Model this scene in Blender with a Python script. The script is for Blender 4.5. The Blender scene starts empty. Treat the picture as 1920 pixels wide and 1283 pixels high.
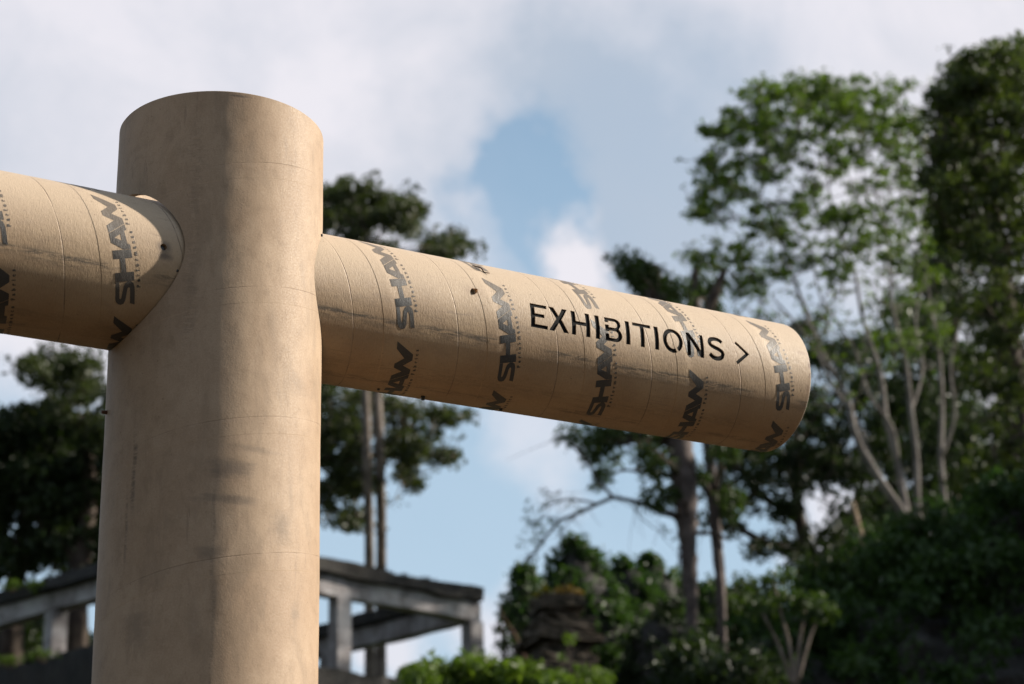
import bpy, bmesh, math, random
import numpy as np
from mathutils import Vector, Matrix

# ------------------------------------------------------------------ camera, sky, sun
sc = bpy.context.scene
col = sc.collection
rng = np.random.default_rng(7)
random.seed(7)
W, H, F = 1920.0, 1283.0, 3934.26
PITCH, ROLL = 0.38518, -0.026866
EYE = 1.5
_f = np.array([0, math.cos(PITCH), math.sin(PITCH)])
_r = np.array([1.0, 0, 0])
_u = np.cross(_r, _f)
CR = _r * math.cos(ROLL) + _u * math.sin(ROLL)
CU = -_r * math.sin(ROLL) + _u * math.cos(ROLL)

def pray(px, py):
    d = _f + CR * (px - W / 2) / F - CU * (py - H / 2) / F
    return d / np.linalg.norm(d)

def at(px, py, Y):
    """point of the place at distance Y ahead that the photograph shows at (px, py)"""
    d = pray(px, py)
    p = d * Y / d[1]
    return np.array([p[0], p[1], p[2] + EYE])

cam_d = bpy.data.cameras.new('camera')
cam = bpy.data.objects.new('camera', cam_d)
col.objects.link(cam)
m = Matrix.Identity(4)
for i in range(3):
    m[i][0], m[i][1], m[i][2] = CR[i], CU[i], -_f[i]
m[2][3] = EYE
cam.matrix_world = m
cam_d.sensor_width = 36.0
cam_d.lens = 36.0 * F / W
cam_d.clip_end = 5000
cam_d.clip_start = 0.05
cam_d.dof.use_dof = True
cam_d.dof.focus_distance = 4.15
cam_d.dof.aperture_fstop = 4.7
cam_d.dof.aperture_blades = 9
sc.camera = cam

SUN_AZ, SUN_EL = math.radians(11.0), math.radians(28.5)      # azimuth counted from +X towards +Y
SUN_DIR = Vector((math.cos(SUN_EL) * math.cos(SUN_AZ), math.cos(SUN_EL) * math.sin(SUN_AZ), math.sin(SUN_EL)))
sl = bpy.data.lights.new('sun', 'SUN')
sl.energy = 5.0
sl.angle = math.radians(0.9)
sl.color = (1.0, 0.92, 0.81)
so = bpy.data.objects.new('sun', sl)
so.rotation_euler = SUN_DIR.to_track_quat('Z', 'Y').to_euler()
so.location = (20, 0, 30)
col.objects.link(so)

class NT:
    """small helper to write node trees as expressions"""
    def __init__(s, nt):
        s.nt = nt
        nt.nodes.clear()
    def n(s, t, **kw):
        nd = s.nt.nodes.new(t)
        for k, v in kw.items():
            setattr(nd, k, v)
        return nd
    def put(s, sock, v):
        if isinstance(v, bpy.types.NodeSocket):
            s.nt.links.new(v, sock)
        elif v is not None:
            sock.default_value = v
    def m(s, op, a, b=None, c=None, clamp=False):
        nd = s.n('ShaderNodeMath', operation=op, use_clamp=clamp)
        for i, v in enumerate((a, b, c)):
            s.put(nd.inputs[i], v)
        return nd.outputs[0]
    def v(s, op, a, b=None, scale=None):
        nd = s.n('ShaderNodeVectorMath', operation=op)
        s.put(nd.inputs[0], a)
        s.put(nd.inputs[1], b)
        if scale is not None:
            s.put(nd.inputs['Scale'], scale)
        return nd.outputs['Value'] if op in ('DOT_PRODUCT', 'LENGTH', 'DISTANCE') else nd.outputs[0]
    def xyz(s, x, y, z):
        nd = s.n('ShaderNodeCombineXYZ')
        for i, v in enumerate((x, y, z)):
            s.put(nd.inputs[i], v)
        return nd.outputs[0]
    def sep(s, v):
        nd = s.n('ShaderNodeSeparateXYZ')
        s.put(nd.inputs[0], v)
        return nd.outputs[0], nd.outputs[1], nd.outputs[2]
    def noise(s, vec, scale, detail=2.0, rough=0.5, dist=0.0):
        nd = s.n('ShaderNodeTexNoise')
        s.put(nd.inputs['Vector'], vec)
        nd.inputs['Scale'].default_value = scale
        nd.inputs['Detail'].default_value = detail
        nd.inputs['Roughness'].default_value = rough
        nd.inputs['Distortion'].default_value = dist
        return nd.outputs[0]
    def map(s, v, a, b, c=0.0, d=1.0, smooth=True):
        nd = s.n('ShaderNodeMapRange', interpolation_type='SMOOTHSTEP' if smooth else 'LINEAR')
        for i, x in enumerate((v, a, b, c, d)):
            s.put(nd.inputs[i], x)
        return nd.outputs[0]
    def mix(s, f, a, b, blend='MIX'):
        nd = s.n('ShaderNodeMix', data_type='RGBA', blend_type=blend)
        s.put(nd.inputs[0], f)
        s.put(nd.inputs[6], a)
        s.put(nd.inputs[7], b)
        return nd.outputs[2]

def rgb(r, g, b):
    return (r, g, b, 1.0)

# --- sky: Nishita under broken cloud
world = bpy.data.worlds.new('World')
sc.world = world
world.use_nodes = True
T = NT(world.node_tree)
sky = T.n('ShaderNodeTexSky', sky_type='NISHITA', sun_disc=False)
sky.sun_elevation = SUN_EL
sky.sun_rotation = math.radians(90) - SUN_AZ
sky.air_density = 1.0
sky.dust_density = 1.2
sky.ozone_density = 1.4
tc = T.n('ShaderNodeTexCoord').outputs['Generated']
d0 = T.v('NORMALIZE', tc)
w1 = T.n('ShaderNodeTexNoise'); T.put(w1.inputs['Vector'], d0)
w1.inputs['Scale'].default_value = 15; w1.inputs['Detail'].default_value = 6; w1.inputs['Roughness'].default_value = 0.55
dd = T.v('ADD', d0, T.v('SCALE', T.v('SUBTRACT', w1.outputs['Color'], (0.5, 0.5, 0.5)), scale=0.075))
w2 = T.n('ShaderNodeTexNoise'); T.put(w2.inputs['Vector'], d0)
w2.inputs['Scale'].default_value = 48; w2.inputs['Detail'].default_value = 6; w2.inputs['Roughness'].default_value = 0.6
dd = T.v('ADD', dd, T.v('SCALE', T.v('SUBTRACT', w2.outputs['Color'], (0.5, 0.5, 0.5)), scale=0.028))
dd = T.v('NORMALIZE', dd)
def blob(px, py, rpx, soft=0.45):
    c = pray(px, py)
    a = rpx / F
    dist = T.v('DISTANCE', dd, tuple(c))
    return T.map(dist, a * (1 - soft), a * (1 + soft), 1.0, 0.0)
def total(lst):
    o = lst[0]
    for x in lst[1:]:
        o = T.m('ADD', o, x)
    return o
hole_blue = total([T.m('MULTIPLY', blob(985, 345, 100, .95), .95), T.m('MULTIPLY', blob(1045, 425, 75, .9), .8), T.m('MULTIPLY', blob(925, 300, 60, .9), .4), T.m('MULTIPLY', blob(960, 520, 140, .9), .5), T.m('MULTIPLY', blob(1150, 330, 260, .9), .28),
                   T.m('MULTIPLY', blob(760, 1010, 330, .5), .85), T.m('MULTIPLY', blob(1160, 1000, 330, .5), .85), T.m('MULTIPLY', blob(500, 1400, 500, .4), .8),
                   T.m('MULTIPLY', blob(1500, 900, 300, .6), .6), T.m('MULTIPLY', blob(20, 1000, 260, .4), .8)])
puffs = total([T.m('MULTIPLY', blob(1090, 480, 75, .6), .9), T.m('MULTIPLY', blob(1130, 520, 60, .6), .8), T.m('MULTIPLY', blob(1010, 830, 80, .8), .5),
               T.m('MULTIPLY', blob(960, 1190, 90, .6), .7), T.m('MULTIPLY', blob(750, 1230, 70, .6), .7), T.m('MULTIPLY', blob(1560, 980, 90, .7), .7)])
big = T.noise(T.v('MULTIPLY', d0, (1, 1, 2.2)), 2.6, 5, .55)
fine = T.noise(d0, 9, 6, .6)
cover = T.m('ADD', T.map(big, .47, .64, .0, .95), T.m('MULTIPLY', T.m('SUBTRACT', fine, .5), .5))
inview = T.map(T.v('DISTANCE', dd, tuple(pray(960, 500))), .24, .70, 1.0, 0.0)
cover = T.m('ADD', T.m('MULTIPLY', cover, T.m('SUBTRACT', 1.0, inview)), T.m('MULTIPLY', T.m('ADD', .97, T.m('MULTIPLY', T.m('SUBTRACT', fine, .5), .3)), inview))
cover = T.m('SUBTRACT', cover, hole_blue)
cover = T.m('MAXIMUM', cover, 0.13)
cover = T.m('ADD', cover, puffs, clamp=True)
grey = total([T.m('MULTIPLY', blob(1180, 350, 270, .9), .75), T.m('MULTIPLY', blob(1150, 180, 170, .8), .3), T.m('MULTIPLY', blob(900, 130, 200, .8), .3),
              T.m('MULTIPLY', blob(60, 260, 220, .9), .28), T.m('MULTIPLY', blob(480, 60, 120, .9), .1), T.m('MULTIPLY', blob(1420, 640, 300, .7), .8)])
grey = T.m('SUBTRACT', grey, T.m('MULTIPLY', puffs, .9))
grey = T.m('ADD', grey, T.m('MULTIPLY', T.m('SUBTRACT', T.noise(d0, 12, 8, .58, .4), .47), 1.7), clamp=True)
cloud = T.mix(grey, rgb(0.439, 0.429, 0.460), rgb(0.273, 0.303, 0.353))
skyc = T.v('MULTIPLY', sky.outputs[0], (.086, .095, .088))
lowsky = T.map(T.sep(d0)[2], .60, .20)
skyc = T.mix(T.m('MULTIPLY', lowsky, .85), skyc, rgb(.228, .318, .40))
final = T.mix(cover, skyc, cloud)
bg = T.n('ShaderNodeBackground')
T.put(bg.inputs[0], final)
bg.inputs[1].default_value = 1.0
wo = T.n('ShaderNodeOutputWorld')
T.put(wo.inputs[0], bg.outputs[0])

sc.view_settings.view_transform = 'Standard'
sc.view_settings.look = 'None'
sc.view_settings.exposure = 0.96
sc.view_settings.gamma = 1.0
sc.view_settings.use_curve_mapping = False

# ------------------------------------------------------------------ helpers
def link_mesh(name, me, mat=None, parent=None):
    o = bpy.data.objects.new(name, me)
    col.objects.link(o)
    if mat is not None and len(me.materials) == 0:
        me.materials.append(mat)
    if parent is not None:
        o.parent = parent
    return o

def tag(o, label=None, cat=None, group=None, kind=None):
    if label: o['label'] = label
    if cat: o['category'] = cat
    if group: o['group'] = group
    if kind: o['kind'] = kind
    return o

def empty(name, loc=(0, 0, 0)):
    o = bpy.data.objects.new(name, None)
    o.location = loc
    o.empty_display_size = 0.2
    col.objects.link(o)
    return o

def mesh_np(name, V, Fc, smooth=False, uv=None, attr=None):
    """V (n,3), Fc (m,k) integer array, all faces k-sided"""
    me = bpy.data.meshes.new(name)
    V = np.asarray(V, np.float32); Fc = np.asarray(Fc, np.int32)
    k = Fc.shape[1]; nf = Fc.shape[0]
    me.vertices.add(len(V)); me.vertices.foreach_set('co', V.ravel())
    me.loops.add(nf * k); me.loops.foreach_set('vertex_index', Fc.ravel())
    me.polygons.add(nf)
    me.polygons.foreach_set('loop_start', np.arange(0, nf * k, k, dtype=np.int32))
    me.polygons.foreach_set('loop_total', np.full(nf, k, np.int32))
    me.polygons.foreach_set('use_smooth', np.full(nf, smooth, bool))
    if uv is not None:
        l = me.uv_layers.new(name='UVMap')
        l.data.foreach_set('uv', np.asarray(uv, np.float32).ravel())
    if attr is not None:
        a = me.attributes.new('rnd', 'FLOAT', 'FACE')
        a.data.foreach_set('value', np.asarray(attr, np.float32))
    me.update(calc_edges=True)
    return me

def simple_mat(name, build):
    mt = bpy.data.materials.new(name)
    mt.use_nodes = True
    t = NT(mt.node_tree)
    out = t.n('ShaderNodeOutputMaterial')
    build(t, out)
    return mt

# ------------------------------------------------------------------ materials
def cardboard(name, axis='arm', alpha=.2497, seam0=.1996, period=.2266, light_off=.064, ink=False, grime=True):
    """wound cardboard: UV.x runs along the tube, UV.y is the arc length round it, both in metres"""
    def build(t, out):
        uv = t.n('ShaderNodeUVMap', uv_map='UVMap').outputs[0]
        s, a, _ = t.sep(uv)
        ca, sa = math.cos(alpha), math.sin(alpha)
        sg = 1 if axis == 'arm' else -1
        wob = t.m('MULTIPLY', t.m('SUBTRACT', t.noise(uv, 14, 2), .5), .003)
        q = t.m('ADD', t.m('ADD', t.m('MULTIPLY', s, ca), t.m('MULTIPLY', a, sg * sa)), wob)
        def seamdist(off):
            x = t.m('DIVIDE', t.m('SUBTRACT', q, seam0 + off), period)
            x = t.m('SUBTRACT', t.m('FRACT', t.m('ADD', x, .5)), .5)
            return t.m('MULTIPLY', x, period)
        d1 = seamdist(0.0)
        d2 = seamdist(light_off)
        vis = t.map(t.noise(uv, 9, 3, .6), .38, .62, .12, 1.0)
        l1 = t.m('MULTIPLY', t.map(t.m('ABSOLUTE', d1), .0003, .0014, 1.0, 0.0), vis)
        l2 = t.m('MULTIPLY', t.map(t.m('ABSOLUTE', d2), .0004, .0018, 1.0, 0.0), t.map(t.noise(uv, 7, 3, .6), .4, .6, .2, .9))
        # fibre grain runs round the tube
        gx, gy = (430.0, 130.0) if axis == 'arm' else (330.0, 300.0)
        fib = t.noise(t.v('MULTIPLY', uv, (gx, gy, 1)), 1.0, 4, .62)
        fib2 = t.noise(t.v('MULTIPLY', uv, (gx * 3.2, gy * 2.2, 1)), 1.0, 3, .6)
        blot = t.noise(uv, 5.0, 5, .6)
        blot2 = t.noise(t.v('MULTIPLY', uv, (22, 34, 1)), 1.0, 5, .65, .4)
        base = t.mix(t.map(blot, .35, .65), rgb(0.360, 0.264, 0.180) if axis == 'post' else rgb(0.369, 0.262, 0.159), rgb(0.309, 0.218, 0.144) if axis == 'post' else rgb(0.309, 0.208, 0.120))
        base = t.mix(t.m('MULTIPLY', t.map(blot2, .42, .72), .4), base, rgb(0.247, 0.173, 0.111))
        base = t.mix(t.m('MULTIPLY', t.map(fib, .30, .75), .28), base, rgb(0.203, 0.131, 0.075))
        pale_upper = None
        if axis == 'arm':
            # the upper side of the tube is paler and its ink thinner
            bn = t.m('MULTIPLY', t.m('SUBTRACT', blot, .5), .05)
            pale_upper = t.m('MULTIPLY', t.map(t.m('ADD', a, bn), -.045, .085), t.map(a, .34, .42, 1.0, 0.0))
            base = t.mix(t.m('MULTIPLY', pale_upper, .75), base, rgb(0.449, 0.350, 0.251))
        base = t.mix(t.m('MULTIPLY', t.map(fib2, .50, .80), .32), base, rgb(0.137, 0.083, 0.045))
        if axis == 'post':
            mo = t.noise(t.v('MULTIPLY', uv, (26, 30, 1)), 1.0, 7, .72, .3)
            mo2 = t.noise(t.v('MULTIPLY', uv, (5, 16, 1)), 1.0, 6, .68, .6)
            base = t.mix(t.m('MULTIPLY', t.map(mo, .50, .70), .38), base, rgb(0.185, 0.128, 0.081))
            base = t.mix(t.m('MULTIPLY', t.map(mo2, .50, .66), .42), base, rgb(0.203, 0.148, 0.101))
            base = t.mix(t.m('MULTIPLY', t.map(mo, .46, .30), .22), base, rgb(0.420, 0.321, 0.228))
        # dark flecks
        fl = t.noise(t.v('MULTIPLY', uv, (120, 150, 1)), 1.0, 2, .5)
        base = t.mix(t.m('MULTIPLY', t.map(fl, .68, .75), .55 if axis == 'arm' else .35), base, rgb(.12, .075, .045))
        # longer scuffs along the tube
        scf = t.noise(t.v('MULTIPLY', uv, (9, 150, 1)), 1.0, 5, .7, .6) if axis == 'arm' else t.noise(t.v('MULTIPLY', uv, (8, 70, 1)), 1.0, 5, .7, .5)
        sclim = t.map(t.noise(uv, 3.3, 3, .6), .45, .65)
        base = t.mix(t.m('MULTIPLY', t.m('MULTIPLY', t.map(scf, .56, .70), sclim), .6), base, rgb(.17, .12, .085))
        mid_ = t.noise(t.v('MULTIPLY', uv, (gx * .42, gy * .5, 1)), 1.0, 3, .55)
        height = t.m('ADD', t.m('MULTIPLY', fib, .75), t.m('ADD', t.m('MULTIPLY', fib2, .3), t.m('MULTIPLY', mid_, .55)))
        def spot(cs, ca_, rs, ra, nz=.8, lo=.1):
            x = t.m('DIVIDE', t.m('SUBTRACT', s, cs), rs)
            y = t.m('DIVIDE', t.m('SUBTRACT', a, ca_), ra)
            r2 = t.m('SQRT', t.m('ADD', t.m('MULTIPLY', x, x), t.m('MULTIPLY', y, y)))
            nn = t.m('MULTIPLY', t.m('SUBTRACT', t.noise(t.v('MULTIPLY', uv, (34, 34, 1) if axis == 'arm' else (60, 14, 1)), 1.0, 5, .7, .5), .5), nz * 2)
            return t.map(t.m('ADD', r2, nn), lo, 1.0, 1.0, 0.0)
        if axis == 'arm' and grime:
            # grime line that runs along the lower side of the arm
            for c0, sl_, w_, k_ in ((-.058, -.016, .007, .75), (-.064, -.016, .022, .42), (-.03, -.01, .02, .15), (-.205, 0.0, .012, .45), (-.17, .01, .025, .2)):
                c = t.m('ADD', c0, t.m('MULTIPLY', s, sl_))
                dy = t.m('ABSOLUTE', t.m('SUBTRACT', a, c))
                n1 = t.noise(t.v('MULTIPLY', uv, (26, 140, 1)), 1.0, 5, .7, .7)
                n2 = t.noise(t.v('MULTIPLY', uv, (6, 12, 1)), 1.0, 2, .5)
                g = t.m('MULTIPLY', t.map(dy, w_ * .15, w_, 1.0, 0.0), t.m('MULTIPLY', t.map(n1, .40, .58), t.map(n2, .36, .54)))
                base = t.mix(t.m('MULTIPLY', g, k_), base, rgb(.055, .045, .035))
        if name.startswith('left'):
            base = t.mix(t.m('MULTIPLY', spot(-.172, 0, .022, .020, .25), .75), base, rgb(.06, .045, .035))
            base = t.mix(t.m('MULTIPLY', spot(-.170, -.018, .022, .012, .5), .7), base, rgb(.07, .05, .04))
        if axis == 'post':
            for cs, ca_, rs, ra, k_ in ((2.695, .066, .030, .055, .62), (2.638, .06, .013, .075, .55), (2.735, .10, .010, .07, .35), (2.54, .03, .02, .035, .45),
                                        (2.60, .165, .045, .035, .28), (2.42, -.10, .05, .04, .3), (2.45, .20, .03, .02, .25),
                                        (3.17, -.215, .03, .03, .6), (3.21, -.18, .012, .02, .5), (2.88, .2, .03, .05, .15), (3.437, .06, .004, .03, .7)):
                base = t.mix(t.m('MULTIPLY', spot(cs, ca_, rs, ra), k_), base, rgb(.10, .08, .065))
            # rubbed vertical streaks on the left flank and the rubbed line down the middle
            for ca_, w_, lo, hi, k_ in ((-.122, .007, 2.60, 2.80, .75), (-.135, .005, 2.50, 2.70, .5), (.035, .004, 2.2, 2.7, .25), (-.02, .02, 2.9, 3.4, .2)):
                n1 = t.noise(t.v('MULTIPLY', uv, (120, 40, 1)), 1.0, 4, .7)
                wv = t.m('MULTIPLY', t.m('SUBTRACT', t.noise(uv, 9, 2), .5), .02)
                g = t.m('MULTIPLY', t.map(t.m('ABSOLUTE', t.m('SUBTRACT', t.m('ADD', a, wv), ca_)), w_ * .2, w_, 1.0, 0.0), t.map(n1, .38, .62))
                g = t.m('MULTIPLY', g, t.m('MULTIPLY', t.map(s, lo, lo + .06), t.map(s, hi - .06, hi, 1.0, 0.0)))
                base = t.mix(t.m('MULTIPLY', g, k_), base, rgb(.10, .075, .055))
                height = t.m('SUBTRACT', height, t.m('MULTIPLY', g, .8))
        base = t.mix(t.m('MULTIPLY', l1, .70 if axis == 'arm' else .38), base, rgb(.11, .07, .045))
        base = t.mix(t.m('MULTIPLY', l2, .25), base, rgb(.45, .33, .22))
        height = t.m('SUBTRACT', height, t.m('MULTIPLY', l1, 1.8 if axis == 'arm' else 1.0))
        # one strip laps over the next: a small step at the seam
        height = t.m('ADD', height, t.m('MULTIPLY', t.m('MULTIPLY', t.map(d2, -.0012, .0012), t.map(d2, .04, .02)), 1.2 if axis == 'arm' else .7))
        height = t.m('ADD', height, t.m('MULTIPLY', t.noise(t.v('MULTIPLY', uv, (7, 7, 1)), 1.0, 3, .5), 3.0))
        if name.startswith('right'):
            for cs, ca_, rs, ra, k_ in ((1.343, .004, .006, .012, .8), (1.343, -.022, .005, .010, .7), (1.338, -.05, .006, .02, .35), (1.33, .03, .02, .01, .3), (.49, .03, .03, .02, .2)):
                base = t.mix(t.m('MULTIPLY', spot(cs, ca_, rs, ra), k_), base, rgb(.13, .06, .04))
            base = t.mix(t.map(s, 1.3440, 1.3452, 0.0, .8), base, rgb(.60, .51, .42))
        rough = t.map(fib, .3, .7, .52, .72)
        if ink:
            cov = t.map(t.noise(t.v('MULTIPLY', uv, (150, 110, 1)), 1.0, 4, .7), .28, .40, .88, .995)
            fade = t.map(t.noise(uv, 5.5, 4, .6), .35, .65, .90, 1.0)
            scr = t.map(t.noise(t.v('MULTIPLY', uv, (40, 260, 1)), 1.0, 4, .7, .4), .66, .74, 1.0, .55)
            base = t.mix(t.m('MULTIPLY', t.m('MULTIPLY', t.m('MULTIPLY', cov, fade), scr), t.map(pale_upper, 0, 1, 1.0, .74, smooth=False)), base, rgb(.028, .030, .032))
            rough = t.map(fib, .3, .7, .42, .58)
        b = t.n('ShaderNodeBump'); b.inputs['Strength'].default_value = .75 if axis == 'arm' else .42; b.inputs['Distance'].default_value = .0009
        t.put(b.inputs['Height'], height)
        p = t.n('ShaderNodeBsdfPrincipled')
        t.put(p.inputs['Base Color'], base)
        t.put(p.inputs['Roughness'], rough)
        p.inputs['Specular IOR Level'].default_value = .40 if axis == 'arm' else .18
        if 'Diffuse Roughness' in p.inputs: p.inputs['Diffuse Roughness'].default_value = .0
        t.put(p.inputs['Normal'], b.outputs[0])
        t.put(out.inputs[0], p.outputs[0])
    return simple_mat(name, build)

M_POST = cardboard('post_cardboard', 'post', .1974, 3.2193, .2491, -.031)
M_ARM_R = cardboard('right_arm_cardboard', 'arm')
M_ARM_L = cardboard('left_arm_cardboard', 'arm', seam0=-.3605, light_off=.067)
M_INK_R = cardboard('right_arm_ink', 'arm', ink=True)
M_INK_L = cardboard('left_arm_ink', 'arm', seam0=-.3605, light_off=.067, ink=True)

def flat_mat(name, c, rough=.6, spec=.3, noise=None, bump=None, c2=None):
    def build(t, out):
        p = t.n('ShaderNodeBsdfPrincipled')
        p.inputs['Base Color'].default_value = rgb(*c)
        p.inputs['Roughness'].default_value = rough
        p.inputs['Specular IOR Level'].default_value = spec
        if noise:
            oc = t.n('ShaderNodeTexCoord').outputs['Object']
            nz = t.noise(oc, noise, 6, .65)
            t.put(p.inputs['Base Color'], t.mix(t.map(nz, .35, .65), rgb(*c), rgb(*(c2 or tuple(x * .45 for x in c)))))
            if bump:
                b = t.n('ShaderNodeBump'); b.inputs['Strength'].default_value = .8; b.inputs['Distance'].default_value = bump
                t.put(b.inputs['Height'], nz); t.put(p.inputs['Normal'], b.outputs[0])
        t.put(out.inputs[0], p.outputs[0])
    return simple_mat(name, build)

M_BLACK = flat_mat('black_board', (.006, .006, .006), .8, .1)
M_CAP = flat_mat('board_disc', (.07, .05, .035), .8, .2, 20)
M_IRON = flat_mat('dark_steel', (.02, .02, .021), .45, .5, 90, None)
M_TWIG = flat_mat('dry_bark', (.10, .05, .03), .8, .2, 60)
M_BARK = flat_mat('grey_bark', (.20, .165, .14), .85, .2, 3.0, .03, (.09, .07, .055))
M_BARKP = flat_mat('pale_bark', (.21, .185, .165), .85, .2, 3.0, .03, (.10, .085, .075))
M_BARKD = flat_mat('dark_bark', (.09, .07, .055), .9, .15, 3.0, .03, (.04, .03, .025))
M_BARKR = flat_mat('reddish_bark', (.12, .095, .085), .85, .2, 2.5, .05, (.055, .043, .040))
M_STRAW = flat_mat('dry_wood', (.42, .30, .19), .8, .2, 6, .02, (.22, .15, .10))

def concrete_build(dark):
    def build(t, out):
        oc = t.n('ShaderNodeTexCoord').outputs['Object']
        n1 = t.noise(oc, 1.6, 6, .7); n2 = t.noise(t.v('MULTIPLY', oc, (4, 4, .8)), 1.5, 5, .7); n3 = t.noise(oc, 9, 5, .7)
        a_, b_ = (rgb(.36, .345, .345), rgb(.17, .15, .148)) if not dark else (rgb(.020, .016, .013), rgb(.008, .007, .006))
        c = t.mix(t.map(n1, .35, .65), a_, b_)
        c = t.mix(t.m('MULTIPLY', t.map(n2, .50, .70), .7), c, rgb(.05, .045, .04))
        c = t.mix(t.m('MULTIPLY', t.map(n3, .55, .75), .4), c, rgb(.20, .13, .10) if not dark else rgb(.05, .06, .02))
        b = t.n('ShaderNodeBump'); b.inputs['Distance'].default_value = .04; b.inputs['Strength'].default_value = .8
        t.put(b.inputs['Height'], t.m('ADD', n3, n1))
        p = t.n('ShaderNodeBsdfPrincipled'); p.inputs['Roughness'].default_value = .9
        t.put(p.inputs['Base Color'], c); t.put(p.inputs['Normal'], b.outputs[0])
        t.put(out.inputs[0], p.outputs[0])
    return build
M_CONC = simple_mat('weathered_concrete', concrete_build(False))
M_CONCD = simple_mat('mossy_dark_concrete', concrete_build(True))

def rock_build(t, out):
    oc = t.n('ShaderNodeTexCoord').outputs['Object']
    n1 = t.noise(oc, .5, 8, .7); n2 = t.noise(t.v('MULTIPLY', oc, (1, 1, 3)), .9, 6, .65); n3 = t.noise(oc, 4, 6, .7)
    c = t.mix(t.map(n1, .35, .65), rgb(.030, .028, .027), rgb(.075, .068, .060))
    c = t.mix(t.map(n2, .5, .7), c, rgb(.018, .020, .014))
    c = t.mix(t.m('MULTIPLY', t.map(n3, .55, .7), .6), c, rgb(.022, .035, .010))
    b = t.n('ShaderNodeBump'); b.inputs['Distance'].default_value = .15; b.inputs['Strength'].default_value = 1
    t.put(b.inputs['Height'], t.m('ADD', n2, n3))
    p = t.n('ShaderNodeBsdfPrincipled'); p.inputs['Roughness'].default_value = .95
    t.put(p.inputs['Base Color'], c); t.put(p.inputs['Normal'], b.outputs[0])
    t.put(out.inputs[0], p.outputs[0])
M_ROCK = simple_mat('dark_limestone', rock_build)
M_HILL = flat_mat('wooded_slope', (.045, .055, .018), .95, .1, .8, .4, (.02, .03, .01))

def ground_build(t, out):
    oc = t.n('ShaderNodeTexCoord').outputs['Object']
    n1 = t.noise(oc, .15, 8, .7); n3 = t.noise(oc, 3, 6, .7)
    c = t.mix(t.map(n1, .35, .65), rgb(.055, .029, .010), rgb(.036, .023, .008))
    c = t.mix(t.m('MULTIPLY', t.map(n3, .45, .7), .7), c, rgb(.035, .026, .010))
    b = t.n('ShaderNodeBump'); b.inputs['Distance'].default_value = .05
    t.put(b.inputs['Height'], n3)
    p = t.n('ShaderNodeBsdfPrincipled'); p.inputs['Roughness'].default_value = .95
    t.put(p.inputs['Base Color'], c); t.put(p.inputs['Normal'], b.outputs[0])
    t.put(out.inputs[0], p.outputs[0])
M_GROUND = simple_mat('dry_earth', ground_build)

def leaf_mat(name, lo, hi, trans=.35):
    def build(t, out):
        r = t.n('ShaderNodeAttribute', attribute_name='rnd').outputs['Fac']
        c = t.mix(r, rgb(*lo), rgb(*hi))
        p = t.n('ShaderNodeBsdfPrincipled'); p.inputs['Roughness'].default_value = .5
        p.inputs['Specular IOR Level'].default_value = .35
        t.put(p.inputs['Base Color'], c)
        tr = t.n('ShaderNodeBsdfTranslucent')
        t.put(tr.inputs[0], t.mix(.5, c, t.v('MULTIPLY', c, (1.5, 1.7, .6))))
        mx = t.n('ShaderNodeMixShader'); mx.inputs[0].default_value = trans
        t.put(mx.inputs[1], p.outputs[0]); t.put(mx.inputs[2], tr.outputs[0])
        t.put(out.inputs[0], mx.outputs[0])
    return simple_mat(name, build)
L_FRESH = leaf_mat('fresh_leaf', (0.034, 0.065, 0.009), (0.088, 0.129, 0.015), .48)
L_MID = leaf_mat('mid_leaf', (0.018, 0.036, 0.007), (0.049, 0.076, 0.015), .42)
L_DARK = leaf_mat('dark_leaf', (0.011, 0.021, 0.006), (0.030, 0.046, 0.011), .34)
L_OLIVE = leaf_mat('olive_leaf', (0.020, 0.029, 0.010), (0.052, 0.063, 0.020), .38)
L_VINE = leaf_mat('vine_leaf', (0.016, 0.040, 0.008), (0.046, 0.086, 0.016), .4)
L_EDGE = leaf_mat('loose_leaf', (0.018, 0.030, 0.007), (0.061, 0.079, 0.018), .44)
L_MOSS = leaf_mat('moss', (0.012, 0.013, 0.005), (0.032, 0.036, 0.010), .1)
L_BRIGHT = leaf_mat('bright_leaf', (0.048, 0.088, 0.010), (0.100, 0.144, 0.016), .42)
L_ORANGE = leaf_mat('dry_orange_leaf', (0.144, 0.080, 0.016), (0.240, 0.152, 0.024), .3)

# ------------------------------------------------------------------ ground and hillside
me = mesh_np('ground', [(-2500, -2500, 0), (2500, -2500, 0), (2500, 2500, 0), (-2500, 2500, 0)], [(0, 1, 2, 3)])
tag(link_mesh('ground', me, M_GROUND), kind='structure')

def vnoise(x, y, seed=0, octv=4, scale=1.0):
    x = np.asarray(x, float) * scale; y = np.asarray(y, float) * scale
    o = np.zeros(np.broadcast(x, y).shape); amp = 1.0
    for k in range(octv):
        r = np.random.default_rng(seed * 17 + k)
        g = r.random((64, 64)) * 2 - 1
        xi = np.floor(x).astype(int); yi = np.floor(y).astype(int)
        fx = x - xi; fy = y - yi; fx = fx * fx * (3 - 2 * fx); fy = fy * fy * (3 - 2 * fy)
        a = g[xi % 64, yi % 64]; b = g[(xi + 1) % 64, yi % 64]; c = g[xi % 64, (yi + 1) % 64]; d = g[(xi + 1) % 64, (yi + 1) % 64]
        o += amp * ((a * (1 - fx) + b * fx) * (1 - fy) + (c * (1 - fx) + d * fx) * fy)
        amp *= .5; x = x * 2.03 + 5.1; y = y * 2.03 + 1.7
    return o

def sstep(x, a, b):
    t_ = np.clip((x - a) / (b - a), 0, 1)
    return t_ * t_ * (3 - 2 * t_)

def hill_h(x, y):
    """terrace height behind the sign"""
    h = 7.6 * sstep(y, 16.5, 29) + .11 * (np.maximum(y, 29) - 29)
    return h * (1 + .03 * vnoise(x, y, 3, 3, .3)) + .25 * vnoise(x, y, 4, 4, .7) * sstep(y, 17, 24)

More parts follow.
